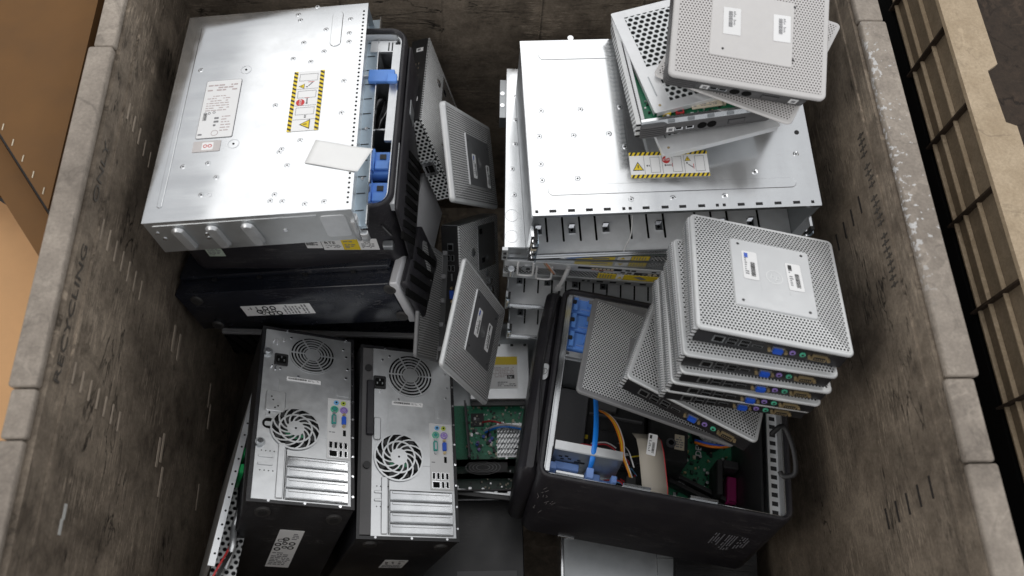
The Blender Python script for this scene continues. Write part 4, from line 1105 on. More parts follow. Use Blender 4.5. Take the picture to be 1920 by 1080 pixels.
    sub('mouse_socket', lambda m_: (m_.cyl(b - .002, Y, z, .0070, .0022, PURPJ), m_.cyl(b - .002, Y, z + .0022, .0048, .0004, CHROME), m_.cyl(b - .002, Y, z + .0026, .0038, .0003, PURPJ)))
    Y = iy1 - .048
    sub('serial_port', lambda m_: (m_.slab(a - .008, a - .0, Y - .010, Y + .010, z, z + .004, SERG, r=.002, c=.0005), m_.box(a - .006, a - .002, Y - .007, Y + .007, z + .004, z + .0043, STEELD), m_.cyl(a - .004, Y + .0135, z, .0028, .004, STEELD), m_.cyl(a - .004, Y - .0135, z, .0028, .004, STEELD)))
    sub('video_port', lambda m_: (m_.slab(b - .006, b + .002, Y - .0085, Y + .0085, z, z + .004, VGAB, r=.002, c=.0005), m_.cyl(b - .002, Y + .0125, z, .0028, .004, BRASS), m_.cyl(b - .002, Y - .0125, z, .0028, .004, BRASS)))
    sub('display_port', lambda m_: m_.box(b - .003, b + .002, iy1 - .080, iy1 - .068, z, z + .0006, VOID))
    for r_ in range(2):
        for c_ in range(4):
            if r_ == 1 and c_ < 2: continue
            xx = ix0 + .0065 + c_ * .0088; yy = iy0 + .027 - r_ * .017
            sub('usb_port', lambda m_, xx=xx, yy=yy: (m_.box(xx - .0032, xx + .0032, yy - .0068, yy + .0068, z, z + .0008, CHROME), m_.box(xx - .0022, xx + .0022, yy - .0058, yy + .0058, z + .0008, z + .0012, VOID)))
    xx, yy = ix0 + .0110, iy0 + .010
    sub('network_port', lambda m_: (m_.box(xx - .0080, xx + .0080, yy - .0072, yy + .0072, z, z + .0008, CHROME), m_.box(xx - .0064, xx + .0064, yy - .0058, yy + .0050, z + .0008, z + .0012, VOID)))
    # expansion slots
    mb = MB()
    for k in range(5): mb.box(.056, w - .007, .0058 + k * .0205 - .0006, .0058 + k * .0205 + .0004, h + .0002, h + .0007, SLEEVE)
    mb.box(.0535, .055, .006, .112, h + .0002, h + .0007, SLEEVE)
    mb.build('slot_surround', o)
    for k in range(4):
        y = .016 + k * .0205
        def sl(m_, y=y):
            m_.slab(.056, w - .007, y - .0088, y + .0088, h + .0002, h + .0026, STEEL, r=.001, c=.0008)
            m_.box(.062, w - .014, y - .0074, y - .0066, h + .0026, h + .0030, STEELD)
            m_.slab(.060, w - .012, y + .003, y + .0075, h + .0026, h + .0036, STEEL, r=.002, c=.0006)
        sub('slot_cover', sl)
    # bottom face towards the viewer
    for x, z_ in ((.027, h - .026), (w - .022, h - .032)):
        sub('foot', lambda m_, x=x, z_=z_: (m_.cyl(x, -.0070, z_, .0125, .0040, RUBBER, 'y', 24, .0135), m_.cyl(x, -.0078, z_, .008, .0008, BLACKM, 'y', 20)))
    sub('foot', lambda m_: m_.cyl(.03, -.0075, .05, .0125, .0045, RUBBER, 'y', 24)); sub('foot', lambda m_: m_.cyl(w - .03, -.0075, .05, .0125, .0045, RUBBER, 'y', 24))
    if strip: sticker(o, T((.080, -.0032, h - .185)) @ FY, .046, .055, 'regulatory', 'approval_label')
    else: sticker(o, T((.066, -.0032, .194)) @ FY, .041, .131, 'regulatory', 'approval_label')
    MB.S = 1.0
    return o
tower_mt('T1', 'left upturned black tower with round thumb screws on its steel rear panel', False)
tower_mt('T2', 'right upturned black tower with dark grey strip along its rear panel', True)

# ================================================================= OPEN TOWER (front right)
o = thing('tower_computer', 'D', 'open charcoal tower on its side with blue brackets and cables inside', 'computer')
w, dp, h = dims('D')
mb = MB(); mb.frame(0, w, 0, dp, 0, h, .010, CHAR, r=.022, n=6, inner=BLACKM, c=.003); mb.slab(.004, w - .004, .004, dp - .004, .0, .006, BLACKM, r=.02, c=.002)
mb.build('casing', o)
mb = MB(); mb.slab(-.028, .004, .012, dp + .004, .004, h - .022, CHAR, r=.014, c=.010, n=5)
for k in range(4): mb.slab(-.0295, -.020, .03 + k * .085, .09 + k * .085, h - .10, h - .060, CHAR, r=.004, c=.002)
mb.tube([(-.006, dp, h - .018), (-.016, dp * .62, h - .020), (-.008, dp * .3, h - .020), (.0, .03, h - .018)], .0022, BLACK, 6)
mb.M = T((-.0135, .200, h - .0205)) @ rot(-12, 'Y'); mb.build('front_bezel', o)
mb = MB(); mb.M = T((-.011, .205, h - .0215)) @ rot(-30, 'Y'); mb.slab(-.0085, .0085, -.017, .017, 0, .0022, STEELG, r=.0083, c=.0008, n=8); mb.M = mb.M @ T((0, 0, .0022)); mb.ring(0, 0, 0, .0058, .0066, .0003, CHIP, 20)
mb.M = mb.M @ rot(90); mb.text('DELL', .0048, T((-.0001, -.0015, 0)), CHIP, .0002, 0, 'CENTER'); mb.build('round_badge', o)
mb = MB(); mb.frame(.0105, w - .0105, .0105, dp - .0105, .02, h - .006, .0015, STEEL, r=.004, n=3, inner=STEELG)
mb.box(.0125, .0190, .014, dp - .014, h - .010, h - .004, WHITE if False else STEEL); mb.box(.0190, .0205, .06, dp - .014, .06, h - .008, STEELG)
mb.box(w - .030, w - .0125, .014, dp - .014, h - .030, h - .026, STEELG)
for k in range(22): mb.box(w - .026, w - .016, .02 + k * .0158, .0275 + k * .0158, h - .0258, h - .0252, SLEEVE)
for k in range(3): mb.box(.03 + k * .11, .075 + k * .11, .0125, .016, h - .007, h - .001, STEEL)
mb.build('steel_frame', o)
mb = MB(); mb.box(.020, w - .03, .014, dp - .014, .0065, .010, STEELD); mb.build('inner_floor', o)
# blue drive brackets
for k in range(3):
    y0 = .262 + k * .040
    mb = MB(); mb.slab(.021, .066, y0, y0 + .036, h - .040, h - .018, BLUEP, r=.003, c=.002)
    mb.box(.024, .032, y0 + .002, y0 + .034, h - .0179, h - .012, BLUEP); mb.box(.038, .062, y0 + .006, y0 + .008, h - .0179, h - .0145, BLUE2)
    mb.box(.050, .064, y0 + .014, y0 + .030, h - .0179, h - .0145, BLUEP); mb.slab(.0215, .029, y0 + .014, y0 + .022, h - .0119, h - .009, CHIP, r=.002, c=.0005)
    mb.box(.052, .068, y0 + .022, y0 + .032, h - .0144, h - .0125, MIDGREY if k else BLUE2)
    mb.build('drive_bracket', o)
mb = MB(); mb.box(.022, .075, .246, .258, h - .05, h - .022, STEELG); mb.box(.022, .10, .244, .2459, .03, h - .03, STEELD); mb.cyl(.024, .252, h - .0219, .004, .002, CHROME); mb.build('bracket_plate', o)
mb = MB(); mb.slab(.021, .085, .09, .240, .05, .12, CHAR2, r=.004, c=.002); mb.box(.021, .060, .115, .1165, .1201, .121, DKGREY); mb.build('drive_cage', o)
mb = MB(); mb.slab(.078, .20, .075, .30, .03, .105, BLACKM, r=.010, c=.005)
mb.box(.09, .19, .20, .203, .105, .112, CHAR2); mb.slab(.095, .15, .10, .16, .105, .135, BLACKM, r=.004, c=.003); mb.slab(.10, .14, .21, .25, .105, .118, DKGREY, r=.004, c=.002)
mb.box(.085, .092, .15, .158, .105, .1065, YEL); mb.build('fan_shroud', o)
mb = MB(); mb.slab(.205, .275, .13, .26, .03, .12, BLACKM, r=.004, c=.002); mb.cyl(.243, .165, .12, .009, .004, CHAR2, n=18); mb.cyl(.243, .165, .124, .005, .0005, VOID, n=16); mb.box(.25, .268, .155, .185, .1201, .121, CREAM); textlines(mb, .252, .266, .158, .182, 5, GREYINK, .1211); mb.build('optical_drive', o)
# motherboard
mb = MB(); mb.box(.205, w - .032, .016, dp - .02, .030, .0325, PCB); rr = random.Random(21)
for k in range(260):
    x, y = rr.uniform(.21, w - .045), rr.uniform(.02, .26); q = rr.uniform(.0015, .006)
    mb.box(x, x + q, y, y + q * rr.uniform(.4, 1.6), .0325, .034 + rr.uniform(0, .007), rr.choice((CHIP, CHIP, PCBD, PCBD, CREAM, ALU, CHIP, GREENJ, BRASS)))
for k in range(26):
    x, y = rr.uniform(.24, w - .05), rr.uniform(.03, .2); mb.cyl(x, y, .0325, .0032, .010, CHIP, n=12, top=ALU)
for (x0, x1, y0, y1) in ((.366, .386, .158, .178), (.30, .318, .10, .118), (.25, .27, .05, .066)): mb.box(x0, x1, y0, y1, .0325, .0355, CHIP)
for k in range(16): mb.box(.245 + k * .008, .247 + k * .008, .022, .05, .0326, .0332, ALU)
mb.build('motherboard', o)
mb = MB(); mb.M = T((.322, .190, .042)) @ rot(90); mb.text('DELL', .0165, Matrix.Identity(4), WHITE, .0003); mb.text('FOXCONN', .006, T((-.038, -.008, -.002)), GREYINK, .0003) if False else None
mb.build('board_lettering', o)
for (x0, y0, x1, y1) in ((.262, .130, .42, .080), (.266, .118, .42, .068)):
    pass
mb = MB()
for q in (0, .016): 
    mb.M = T((.256, .138 - q, .034)) @ rot(-18); mb.slab(0, .155, 0, .008, 0, .022, CHIP, r=.0015, c=.0008)
mb.build('memory_slots', o)
mb = MB(); mb.M = T((.335, .235, .035)); 
mb.cyl(0, 0, 0, .030, .03, CHIP, n=30); mb.ring(0, 0, .030, .006, .028, .0006, STEELD, 30)
for k in range(22): mb.M = T((.335, .235, .0655)) @ rot(k * 360 / 22); mb.box(.007, .028, -.0006, .0006, 0, .004, ALU)
mb.build('processor_cooler', o)
for q, m in ((0, VGAB), (.0045, ORANGE)):
    mb = MB(); mb.tube([(.30, .205 - q, .075), (.33, .197 - q, .085), (.365, .203, .08), (.372, .225, .06)], .0026, m, 8); mb.build('cooler_wire', o)
mb = MB(); mb.slab(.395, .414 - .02, .10, .155, .034, .05, MAG, r=.002, c=.001) if False else mb.slab(.366, .384, .098, .150, .034, .062, MAG, r=.002, c=.001); mb.box(.370, .380, .100, .104, .062, .066, MAG); mb.build('card_retainer', o)
mb = MB(); mb.slab(.340, .352, .10, .17, .034, .085, CHIP, r=.003, c=.002); mb.slab(.352, .382, .155, .172, .05, .085, CHIP, r=.003, c=.002); mb.slab(.384, .388, .03, .34, .012, .19, CHIP, r=.001, c=.0005); mb.build('retainer_arm', o)
mb = MB()
for k in range(3):
    mb.M = T((.350 + k * .012, .06 + k * .012, .033)) @ rot(-15); mb.box(0, .004, 0, .03, 0, .018, CHIP)
mb.build('card_slots', o)
# lower left caddy plate with blue clips
mb = MB(); mb.box(.024, .138, .058, .0600, .10, h - .012, STEELD); mb.box(.024, .138, .0601, .075, h - .0145, h - .0125, STEELG); mb.box(.024, .138, .0125, .0580, .150, .152, STEELD)
mb.M = T((0, .058, 0)) @ FY
for (x, z) in ((.034, .205), (.044, .208), (.050, .200), (.038, .196), (.066, .200)): mb.box(x, x + .006, z, z + .004, 0, .0006, SLEEVE)
mb.box(.062, .080, .192, .197, 0, .0006, SLEEVE)
mb.build('caddy_plate', o)
for (x0, x1, z0, z1, y) in ((.030, .072, .170, .190, .050), (.022, .034, .160, .196, .045), (.085, .112, .158, .170, .048), (.128, .138, .140, .190, .042), (.112, .130, .150, .160, .044)):
    mb = MB(); mb.slab(x0, x1, y - .006, y + .007, z0, z1, BLUE2, r=.002, c=.0015); mb.build('blue_clip', o)
mb = MB(); mb.tube([(.088, .20, h - .06), (.089, .155, h - .035), (.0895, .11, h - .018), (.089, .075, h - .012), (.0885, .052, h - .020), (.088, .040, h - .045)], .0046, SATA, 10, .45); mb.build('blue_data_cable', o)
mb = MB(); mb.slab(.0825, .0945, .026, .044, h - .060, h - .028, BLUE2, r=.002, c=.001); mb.build('cable_plug', o)
for i, m in enumerate((ORANGE, YEL, ORANGE, WIREW)):
    q = i * .0022; mb = MB()
    mb.tube([(.100 + q, .20, .13), (.112 + q, .175, .165), (.126 + q, .150, .180), (.137 + q, .115, .19), (.142 + q * .7, .085, .195), (.155 + q * .5, .062, .190), (.165 + q, .050, .17)], .0014, m, 7); mb.build('power_wire', o)
mb = MB(); mb.slab(.155, .172, .040, .058, .165, .182, CHIP, r=.002, c=.001); mb.slab(.132, .152, .072, .082, .175, .190, CHIP, r=.003, c=.001); mb.build('power_plug', o)
for i, (m, pts) in enumerate(((RED, [(.05, .098, .15), (.075, .105, .17), (.10, .098, .18), (.125, .088, .185), (.14, .080, .18)]), (WIREW, [(.05, .094, .152), (.078, .100, .172), (.105, .092, .181), (.13, .083, .184)]),
                              (WIREW, [(.095, .125, .14), (.118, .122, .16), (.133, .105, .18)]), (RED, [(.095, .122, .14), (.118, .118, .16), (.133, .100, .18)]), (REDL, [(.12, .055, .15), (.145, .05, .17), (.155, .035, .17), (.158, .02, .14)]),
                              (SKYJ, [(.12, .052, .15), (.148, .047, .17), (.158, .032, .17), (.162, .02, .14)]), (WIREB, [(.14, .13, .15), (.15, .10, .19), (.16, .08, .19)]), (WIREW, [(.142, .13, .15), (.152, .10, .19), (.165, .07, .19)]))):
    mb = MB(); mb.tube(pts, .0013, m, 6); mb.build('thin_wire', o)
rr = random.Random(77)
for k in range(12):
    x, y = rr.uniform(.13, .175), rr.uniform(.02, .11); z = rr.uniform(.11, .165)
    pts = [(x, y, z)]
    for q_ in range(3): pts.append((pts[-1][0] + rr.uniform(-.02, .02), pts[-1][1] + rr.uniform(-.02, .03), pts[-1][2] + rr.uniform(-.015, .015)))
    mb = MB(); mb.tube(pts, .0014, rr.choice((WIREB, RED, WIREW, WIREB, ORANGE, YEL, SKYJ)), 6); mb.build('thin_wire', o)
for k in range(5):
    x = .225 + k * .035; mb = MB(); mb.tube([(x, .02, .05), (x + .008, .035, .065 + .004 * k), (x + .02, .05 + .01 * (k % 2), .06), (x + .03, .07, .045)], .0017, rr.choice((WIREB, YEL, RED, WIREB)), 6); mb.build('thin_wire', o)
# ribbon cable
mb = MB(); cen = [(.1835, .150, .165), (.186, .125, .195), (.190, .100, .202), (.195, .070, .200), (.200, .040, .198), (.204, .020, .188), (.206, .014, .13)]
W2 = .0215; vs = []; fs = []
P = []
for i in range(len(cen) - 1):
    for k in range(5):
        u = k / 5; P.append(tuple(cen[i][j] * (1 - u) + cen[i + 1][j] * u for j in range(3)))
P.append(cen[-1]); nn = len(P)
for (x, y, z) in P: vs += [(x - W2, y - .003, z + .001), (x, y, z), (x + W2, y + .003, z - .001)]
for i in range(nn - 1):
    for c_ in range(2): a_ = i * 3 + c_; fs.append((a_, a_ + 1, a_ + 4, a_ + 3))
mb.add(vs, fs, RIBBON, True)
vs2 = []; 
for (x, y, z) in P: vs2 += [(x + W2 - .0002, y + .003, z - .0008), (x + W2 + .0012, y + .003, z - .0008)]
mb.add(vs2, [(2 * i, 2 * i + 1, 2 * i + 3, 2 * i + 2) for i in range(nn - 1)], RED, True)
rb = mb.build('ribbon_cable', o); s_ = rb.modifiers.new('t', 'SOLIDIFY'); s_.thickness = .0008
sticker(o, T((.181, .092, .2035)) @ rot(-4) @ rot(2, 'X'), .016, .040, 'asset', 'cable_label', seed=2)
# lettering printed on the near side
mb = MB(); mb.M = T((.315, -.0004, .070)) @ FY @ rot(0)
prnt = mat('grey_screen_print', (.20, .20, .22), .5)
for c_ in range(3):
    mb.M = T((.318 + c_ * .022, -.0004, .150)) @ FY @ rot(-90)
    textlines(mb, 0, .055 + .014 * (c_ % 2), 0, .018, 4, prnt, .0, random.Random(c_))
mb.build('printed_notice', o)
mb = MB(); mb.M = T((.02, -.0004, .05)) @ FY
rr = random.Random(8)
scr = mat('white_scrape', (.22, .21, .21), .6)
for k in range(16): 
    x, y = rr.uniform(.0, .03), rr.uniform(0, .12); mb.M = T((.010 + x, -.0004, .08 + y)) @ FY @ rot(rr.uniform(-40, 40)); mb.box(0, .0008, 0, rr.uniform(.003, .012), 0, .0003, scr)
mb.build('scrape_marks', o)
mb = MB(); mb.slab(.07, .10, -.002, .0, -.0, .006, STEEL, r=.001, c=.0003); mb.build('seam_clip', o)

# ================================================================= LEFT PILE (towers on their side)
o = thing('tower_computer', 'A', 'open charcoal tower on its side directly under the left silver chassis', 'computer')
w, dp, h = dims('A')
mb = MB(); mb.frame(.035, w, 0, dp, 0, h, .009, CHAR, r=.030, n=7, inner=BLACKM, c=.003); mb.slab(.039, w - .004, .004, dp - .004, 0, .006, BLACKM, r=.02, c=.002); mb.build('casing', o)
mb = MB(); mb.frame(.0445, w - .0095, .0095, dp - .0095, .02, h - .006, .0015, STEEL, r=.02, n=4, inner=STEELG); mb.box(w - .024, w - .0112, .13, dp - .03, h - .016, h - .010, STEELG)
mb.box(.35, w - .02, dp - .040, dp - .016, h - .02, h - .016, STEELG)
for k in range(5): mb.box(.38 + k * .006, .382 + k * .006, dp - .038, dp - .02, h - .016, h - .0155, SLEEVE)
mb.box(.34, w - .02, .262, .265, .03, h - .012, STEELG); mb.box(.33, w - .02, .165, .168, .03, h - .03, STEELD)
mb.box(.36, .364, .265, dp - .03, .05, h - .03, STEELG)
mb.build('steel_frame', o)
mb = MB(); mb.slab(.30, .395, .27, .33, .05, .13, CHAR2, r=.003, c=.002); mb.build('optical_drive', o)
mb = MB()
rr = random.Random(6)
for k in range(9):
    x = .365 + rr.uniform(0, .03); mb.tube([(x, .26, .12), (x + rr.uniform(-.01, .01), .24, .15), (x - .02, .20, .14), (x - .03, .17, .10)], .0022, rr.choice((WIREB, WIREB, CHIP, WIREW)), 6)
mb.build('wire_bundle', o)
for (y0, y1) in ((.005, .060), (.064, .118)):
    mb = MB(); mb.slab(.335, .405, y0 + .008, y1 - .002, h - .042, h - .020, BLUEP, r=.003, c=.002); mb.box(.372, .377, y0 + .01, y1 - .004, h - .0199, h - .010, BLUEP)
    mb.slab(.378, .400, y0 + .014, y0 + .030, h - .0199, h - .013, BLUEP, r=.002, c=.001); mb.box(.384, .394, y0 + .036, y0 + .045, h - .0199, h - .018, CHIP); mb.build('drive_bracket', o)
mb = MB(); mb.slab(.355, .398, .243, .268, h - .010, h - .002, BLUEP, r=.002, c=.001); mb.slab(.388, .404, .236, .252, h - .0019, h + .006, BLUEP, r=.002, c=.001); mb.build('release_latch', o)
mb = MB(); mb.box(.4075, .4148, .012, .125, h - .030, h - .010, STEELG)
for k in range(5): mb.box(.404, .4074, .02 + k * .022, .028 + k * .022, h - .018, h - .012, STEELG)
mb.build('side_rail', o)
mb = MB()                                      # front bezel with slanted vents on the right end
mb.slab(w + .001, w + .007, .004, dp - .03, .004, h - .014, CHAR, r=.0028, c=.002, n=4)
for k in range(8):
    mb.M = T((w + .0075, .02 + k * .022, .05)) @ rot(24, 'X'); mb.box(-.003, .0015, 0, .011, -.03, .09, VOID)
mb.M = Matrix.Identity(4)
mb.build('front_bezel', o)
mb = MB(); mb.slab(w + .0068, w + .0085, .205, .235, h - .075, h - .040, STEELD, r=.0007, c=.0003, n=3); mb.build('round_badge', o)
mb = MB(); mb.M = T((.395, -.0004, .130)) @ FY @ rot(-72); mb.slab(-.018, .018, -.0028, .0028, 0, .0014, CHIP, r=.0026, c=.0006); textlines(mb, -.014, .014, -.0014, .0014, 1, GREYINK, .0014); mb.build('name_strip', o)
sticker(o, T((.081, -.0003, .046)) @ FY, .028, .030, 'licence', 'licence_label')
sticker(o, T((.254, -.0003, .073)) @ FY, .026, .028, 'serial', 'service_label')
sticker(o, T((.281, -.0003, .067)) @ FY, .092, .036, 'yellowtag', 'inspection_label')
mb = MB(); mb.slab(.383, .40, -.012, -.0003, .085, .098, STEELD, r=.002, c=.001); mb.build('clip', o)

o = thing('desktop_computer', 'B', 'blue black computer on its side with approval label and silver trimmed front', 'computer')
w, dp, h = dims('B')
mb = MB(); mb.slab(0, w - .012, 0, dp, 0, h, NAVY, r=.003, c=.002); mb.build('casing', o)
mb = MB(); mb.slab(.004, w - .016, .03, dp - .004, h, h + .012, NAVY, r=.003, c=.002)
for k in range(4): mb.box(.07 + k * .09, .078 + k * .09, .026, .0299, h + .001, h + .006, CHIP)
mb.build('side_cover', o)
mb = MB(); mb.slab(w - .0115, w + .004, -.002, dp + .002, -.002, h + .003, TRIM, r=.004, c=.003, n=4); mb.build('silver_trim', o)
mb = MB(); mb.slab(w + .0045, w + .020, .002, dp * .52, .002, h - .004, CHAR, r=.006, c=.005)
for k in range(4): mb.M = T((w + .0205, .012 + k * .030, .03)) @ rot(24, 'X'); mb.box(-.003, .001, 0, .012, -.02, .07, VOID)
mb.M = Matrix.Identity(4); mb.build('front_bezel', o)
for (x, z) in ((.411, .092), (.407, .017), (.037, .088), (.038, .012)):
    mb = MB(); mb.cyl(x, -.003, z, .010, .003, RUBBER, 'y', 22, .0115); mb.cyl(x, -.0036, z, .006, .0006, BLACKM, 'y', 18); mb.build('foot', o)
mb = MB(); mb.M = T((.112, -.0006, .034)) @ FY @ T((0, .029, 0)) @ rot(-90)
lb = sticker(o, T((.112, -.0004, .036)) @ FY @ rot(90) @ T((0, -.137, 0)), .029, .137, 'regulatory', 'approval_label')

o = thing('desktop_computer', 'CL', 'black vented computer with thin silver edge at the bottom of the left pile', 'computer')
w, dp, h = dims('CL')
mb = MB(); mb.slab(0, w, .012, dp, 0, h, NAVY, r=.003, c=.002)
mb.box(.01, w - .004, .05, .056, h, h + .010, STEELG); mb.box(.01, w - .004, .058, .07, h, h + .006, CHIP); mb.build('casing', o)
mb = MB(); mb.slab(.0, w, 0, .0115, h - .010, h, TRIM, r=.003, c=.002); mb.build('silver_trim', o)
mb = MB(); mb.slab(.004, w - .004, .002, .0115, 0, h - .0105, CHAR, r=.002, c=.001)
for k in range(17): mb.M = T((.012 + k * .026, .0015, .004)) @ rot(-14, 'Y'); mb.box(0, .006, -.001, .002, 0, h - .02, VOID)
mb.build('vented_bezel', o)

# ================================================================= COMPACT PC WITH MOTHERBOARD (middle)
K = 1.66 / 1.62
M = T((-.075 * K, .300 * K, H - 1.76))
o = thing('desktop_computer', None, 'opened compact computer with green board and labelled optical drive, in the middle gap', 'computer', None, M)
def q(x, y): return (x * K + .075 * K, y * K - .300 * K)
w, dp, h = .24, .36, .10
mb = MB(); mb.frame(0, w, 0, dp, 0, h, .004, BLACK, r=.004, n=3, inner=STEELG, c=.001); mb.box(.002, w - .002, .002, dp - .002, 0, .003, STEELD); mb.build('casing', o)
x0, y0 = q(.012, .486); x1, y1 = q(.1, .606)
mb = MB(); mb.slab(x0 - .03, x1 + .004, y0, y1, .035, .092, STEELG, r=.002, c=.001); mb.box(x0 - .028, x1, y0 - .01, y0 - .001, .07, .08, BLACK)
for k in range(4): mb.box(x0 + k * .028, x0 + k * .028 + .006, y1 - .006, y1 - .001, .0921, .0926, SLEEVE)
mb.build('optical_drive', o)
a = q(.029, .508); b = q(.078, .577)
sticker(o, T((a[0] - .012, a[1], .0922)), b[0] - a[0] + .014, b[1] - a[1], 'drive', 'drive_label')
mb = MB(); mb.box(.02, w - .006, .07, .19, .045, .047, mat('bright_green_circuit_board', (.03, .24, .13), .4, 0, .5, 400, .1)); mb.box(.02, w - .006, .008, .066, .020, .022, PCBD); rr = random.Random(12)
for k in range(330):
    x, y = rr.uniform(.05, .20), rr.uniform(.072, .186); s = rr.uniform(.0012, .0046)
    mb.box(x, x + s, y, y + s * rr.uniform(.5, 1.6), .047, .048 + rr.uniform(0, .005), rr.choice((CHIP, CREAM, PCBD, ALU, CREAM, CHIP, GREYINK, GREENJ, WHITE, CHIP)))
for k in range(11):
    m_ = rr.choice((VGAB, CHIP, VGAB, PURPJ)); mb.cyl(rr.uniform(.06, .11), rr.uniform(.09, .15), .047, .0034, .010, m_, n=12, top=m_)
for k in range(40):
    x, y = rr.uniform(.05, .19), rr.uniform(.01, .06); s = .003; mb.box(x, x + s, y, y + s, .022, .026, rr.choice((CHIP, CREAM, ALU)))
mb.build('motherboard', o)
c_ = q(-.005, .458)
mb = MB(); mb.box(c_[0] - .012, c_[0] + .016, c_[1] - .018, c_[1] + .010, .047, .051, CHIP); textlines(mb, c_[0] - .006, c_[0] + .008, c_[1] - .006, c_[1], 2, GREYINK, .0511); mb.build('chipset', o)
mb = MB()
for i in range(13):
    for j in range(6): mb.M = T((.119 + i * .0066, .086 + j * .011, .050)) @ rot(-35); mb.box(-.0011, .0011, -.0045, .0045, 0, .018, ALU)
mb.M = Matrix.Identity(4)
mb.box(.115, .205, .078, .150, .047, .050, ALU); mb.build('heatsink', o)
for m, pts in ((RED, [(.085, .150, .06), (.105, .148, .075), (.13, .140, .078), (.16, .135, .075)]), (SATA, [(.09, .128, .06), (.11, .132, .078), (.135, .134, .082), (.175, .128, .078)]), (WIREW, [(.088, .132, .06), (.11, .136, .08), (.135, .138, .084), (.17, .132, .08)]), (WIREB, [(.095, .120, .055), (.098, .13, .07), (.10, .14, .06)])):
    mb = MB(); mb.tube(pts, .0022, m, 7); mb.build('wire', o)
mb = MB(); mb.box(.018, w - .006, .066, .069, .01, .075, TRIM); mb.box(.018, w - .006, .040, .043, .01, .060, STEELD)
for k in range(5): mb.box(.05 + k * .03, .062 + k * .03, .0655, .0659, .05, .065, SLEEVE); mb.build('cross_bar', o)
mb = MB(); mb.box(.055, .135, .044, .064, .055, .066, BLACKM); mb.M = T((.085, .054, .0662)); 
mb.M = mb.M @ Matrix.Diagonal((1, .42, 1, 1))
for r_ in (.4, .6, .8, 1.): mb.ring(0, 0, 0, .036 * r_ - .0016, .036 * r_, .0008, MIDGREY, 26, 0, 360)
mb.build('fan', o)
mb = MB(); mb.M = T((.056, .070, .06)) @ rot(5, 'Z'); mb.box(0, .004, 0, .12, -.04, .030, CHAR2); 
for k in range(6): mb.box(.0041, .005, .01 + k * .018, .022 + k * .018, -.03, .035, CHIP)
mb.build('inner_bracket', o)
mb = MB(); mb.M = T((0, .012, h - .010)) @ rot(-7); mb.box(.0, .20, -.004, -.0008, 0, .005, STEELG); mb.box(.0, .20, -.012, -.0045, -.01, .001, BLACK)
for k in range(6): mb.box(.03 + k * .026, .036 + k * .026, -.0005, .004, .002, .006, STEELG)
mb.M = Matrix.Identity(4); mb.box(.0, .19, -.004, -.001, h - .022, h - .018, STEELG); mb.build('edge_strip', o)

# black case lying lowest in the middle
M = T((-.135, -.06, H - 1.85))
o = thing('desktop_computer', None, 'plain black computer case lying lowest in the bottom middle', 'computer', None, M)
mb = MB(); mb.slab(0, .225, 0, .365, 0, .10, BLACK, r=.003, c=.002); mb.build('casing', o)
mb = MB(); mb.box(.075, .22, .3655, .370, .085, .098, STEELG); mb.build('metal_edge', o)
mb = MB(); mb.box(.09, .21, .02, .225, .1, .1012, CHAR2); mb.build('reflection_patch', o)  # lighter grey sheet painted as a reflection on the black top

# grey case at the bottom edge
M = T((.160, -.10, H - 1.86)) @ rot(-2)
o = thing('desktop_computer', None, 'dull grey steel computer case cut by the bottom edge under the open tower', 'computer', None, M)
mb = MB(); mb.slab(0, .30, 0, .46, 0, .11, STEELD, r=.003, c=.0015); mb.box(.19, .1912, .0, .31, .1101, .1107, STEEL); mb.box(.1915, .25, .29, .2912, .1101, .1107, STEEL); mb.build('casing', o)
mb = MB(); mb.box(-.0045, -.0005, 0, .46, .02, .112, STEEL); mb.build('bright_edge', o)
M = T((.365, -.10, H - 1.80)) @ rot(-6)
o = thing('desktop_computer', None, 'black case with fine ribs at the bottom edge right of the grey one', 'computer', None, M)
mb = MB(); mb.slab(0, .17, 0, .32, 0, .06, BLACK, r=.003, c=.002)
for k in range(13): mb.box(.004, .16, .15 + k * .012, .156 + k * .012, .06, .064, BLACK)
mb.build('ribbed_casing', o)

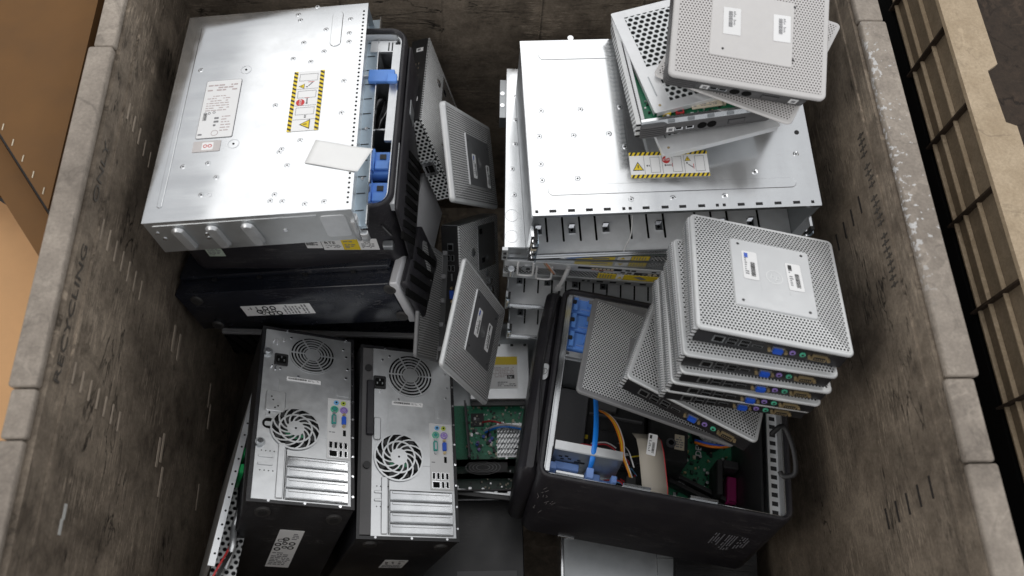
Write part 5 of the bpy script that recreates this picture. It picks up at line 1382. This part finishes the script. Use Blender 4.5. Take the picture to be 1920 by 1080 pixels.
# ================================================================= GUTTED CHASSIS beside the left wall
o = thing('gutted_chassis', 'P8', 'gutted steel computer frame with green clips squeezed against the left wall', 'computer part')
w, dp, h = dims('P8')
mb = MB(); mb.box(0, .004, 0, dp, 0, h, STEELG); mb.box(.004, .010, .0, dp, h - .0015, h, STEELG)
for k in range(16): mb.cyl(.006, .02 + k * .024, h, .0018, .0004, VOID, n=8)
mb.box(0, w + .02, dp - .003, dp, 0, h - .01, BLACK); mb.build('edge_rail', o)
mb = MB(); mb.box(.008, .046, .0, .20, h - .05, h - .0485, mat('steel_plate_round_holes', (.50, .51, .51), .42, .7, .06, 60, 0, perf=('xy', .0105, .33))); mb.box(.008, .046, -.001, .001, .0, h - .05, STEELD); mb.build('holed_plate', o)
for k, y in enumerate((.165, .20, .245, .27)):
    mb = MB(); mb.slab(.010, .036, y, y + .018, h - .06, h - .002 - .004 * (k % 2), GREENC, r=.004, c=.002); mb.cyl(.02, y + .008, h - .06, .003, .056, GREENC, n=10); mb.box(.03, .046, y + .004, y + .009, h - .035, h - .03, GREENC); mb.build('green_clip', o)
mb = MB(); mb.box(.034, .040, .12, .30, .05, h - .02, PCB); mb.build('circuit_board', o)
mb = MB(); mb.slab(.034, .058, .268, .292, h - .07, h - .02, CREAM, r=.002, c=.001); mb.box(.04, .052, .272, .276, h - .02, h - .0195, BRASS); mb.build('cream_connector', o)
mb = MB(); mb.slab(.034, .056, .225, .262, h - .08, h - .03, CHIP, r=.003, c=.002)
for y in (.14, .16, .18): mb.cyl(.034, y, h - .048, .0035, .006, CHROME, n=12)
mb.tube([(.028, .02, h - .04), (.030, .05, h - .025), (.026, .09, h - .035), (.030, .12, h - .02)], .005, STEELG, 8)
mb.build('metal_fittings', o)
for m, dx in ((REDL, 0), (WIREB, .004), (WIREB, .007)):
    mb = MB(); mb.tube([(.030 + dx, .07, h - .045), (.022 + dx, .03, h - .02), (.012 + dx, -.01, h - .012), (.008 + dx, -.04, h - .03)], .0016, m, 6); mb.build('wire', o)

# black strap / handle hanging by the right wall
mb = MB(); Zb = H - 1.30
mb.tube([(.480, .330, Zb - .02), (.492, .338, Zb), (.500, .322, Zb + .002), (.505, .290, Zb), (.502, .262, Zb - .004), (.484, .258, Zb - .006), (.480, .266, Zb - .008)], .0045, CHIP, 10, .6)
tag(mb.build('plastic_handle'), 'black plastic handle hanging between the open tower and the right wall', 'handle')
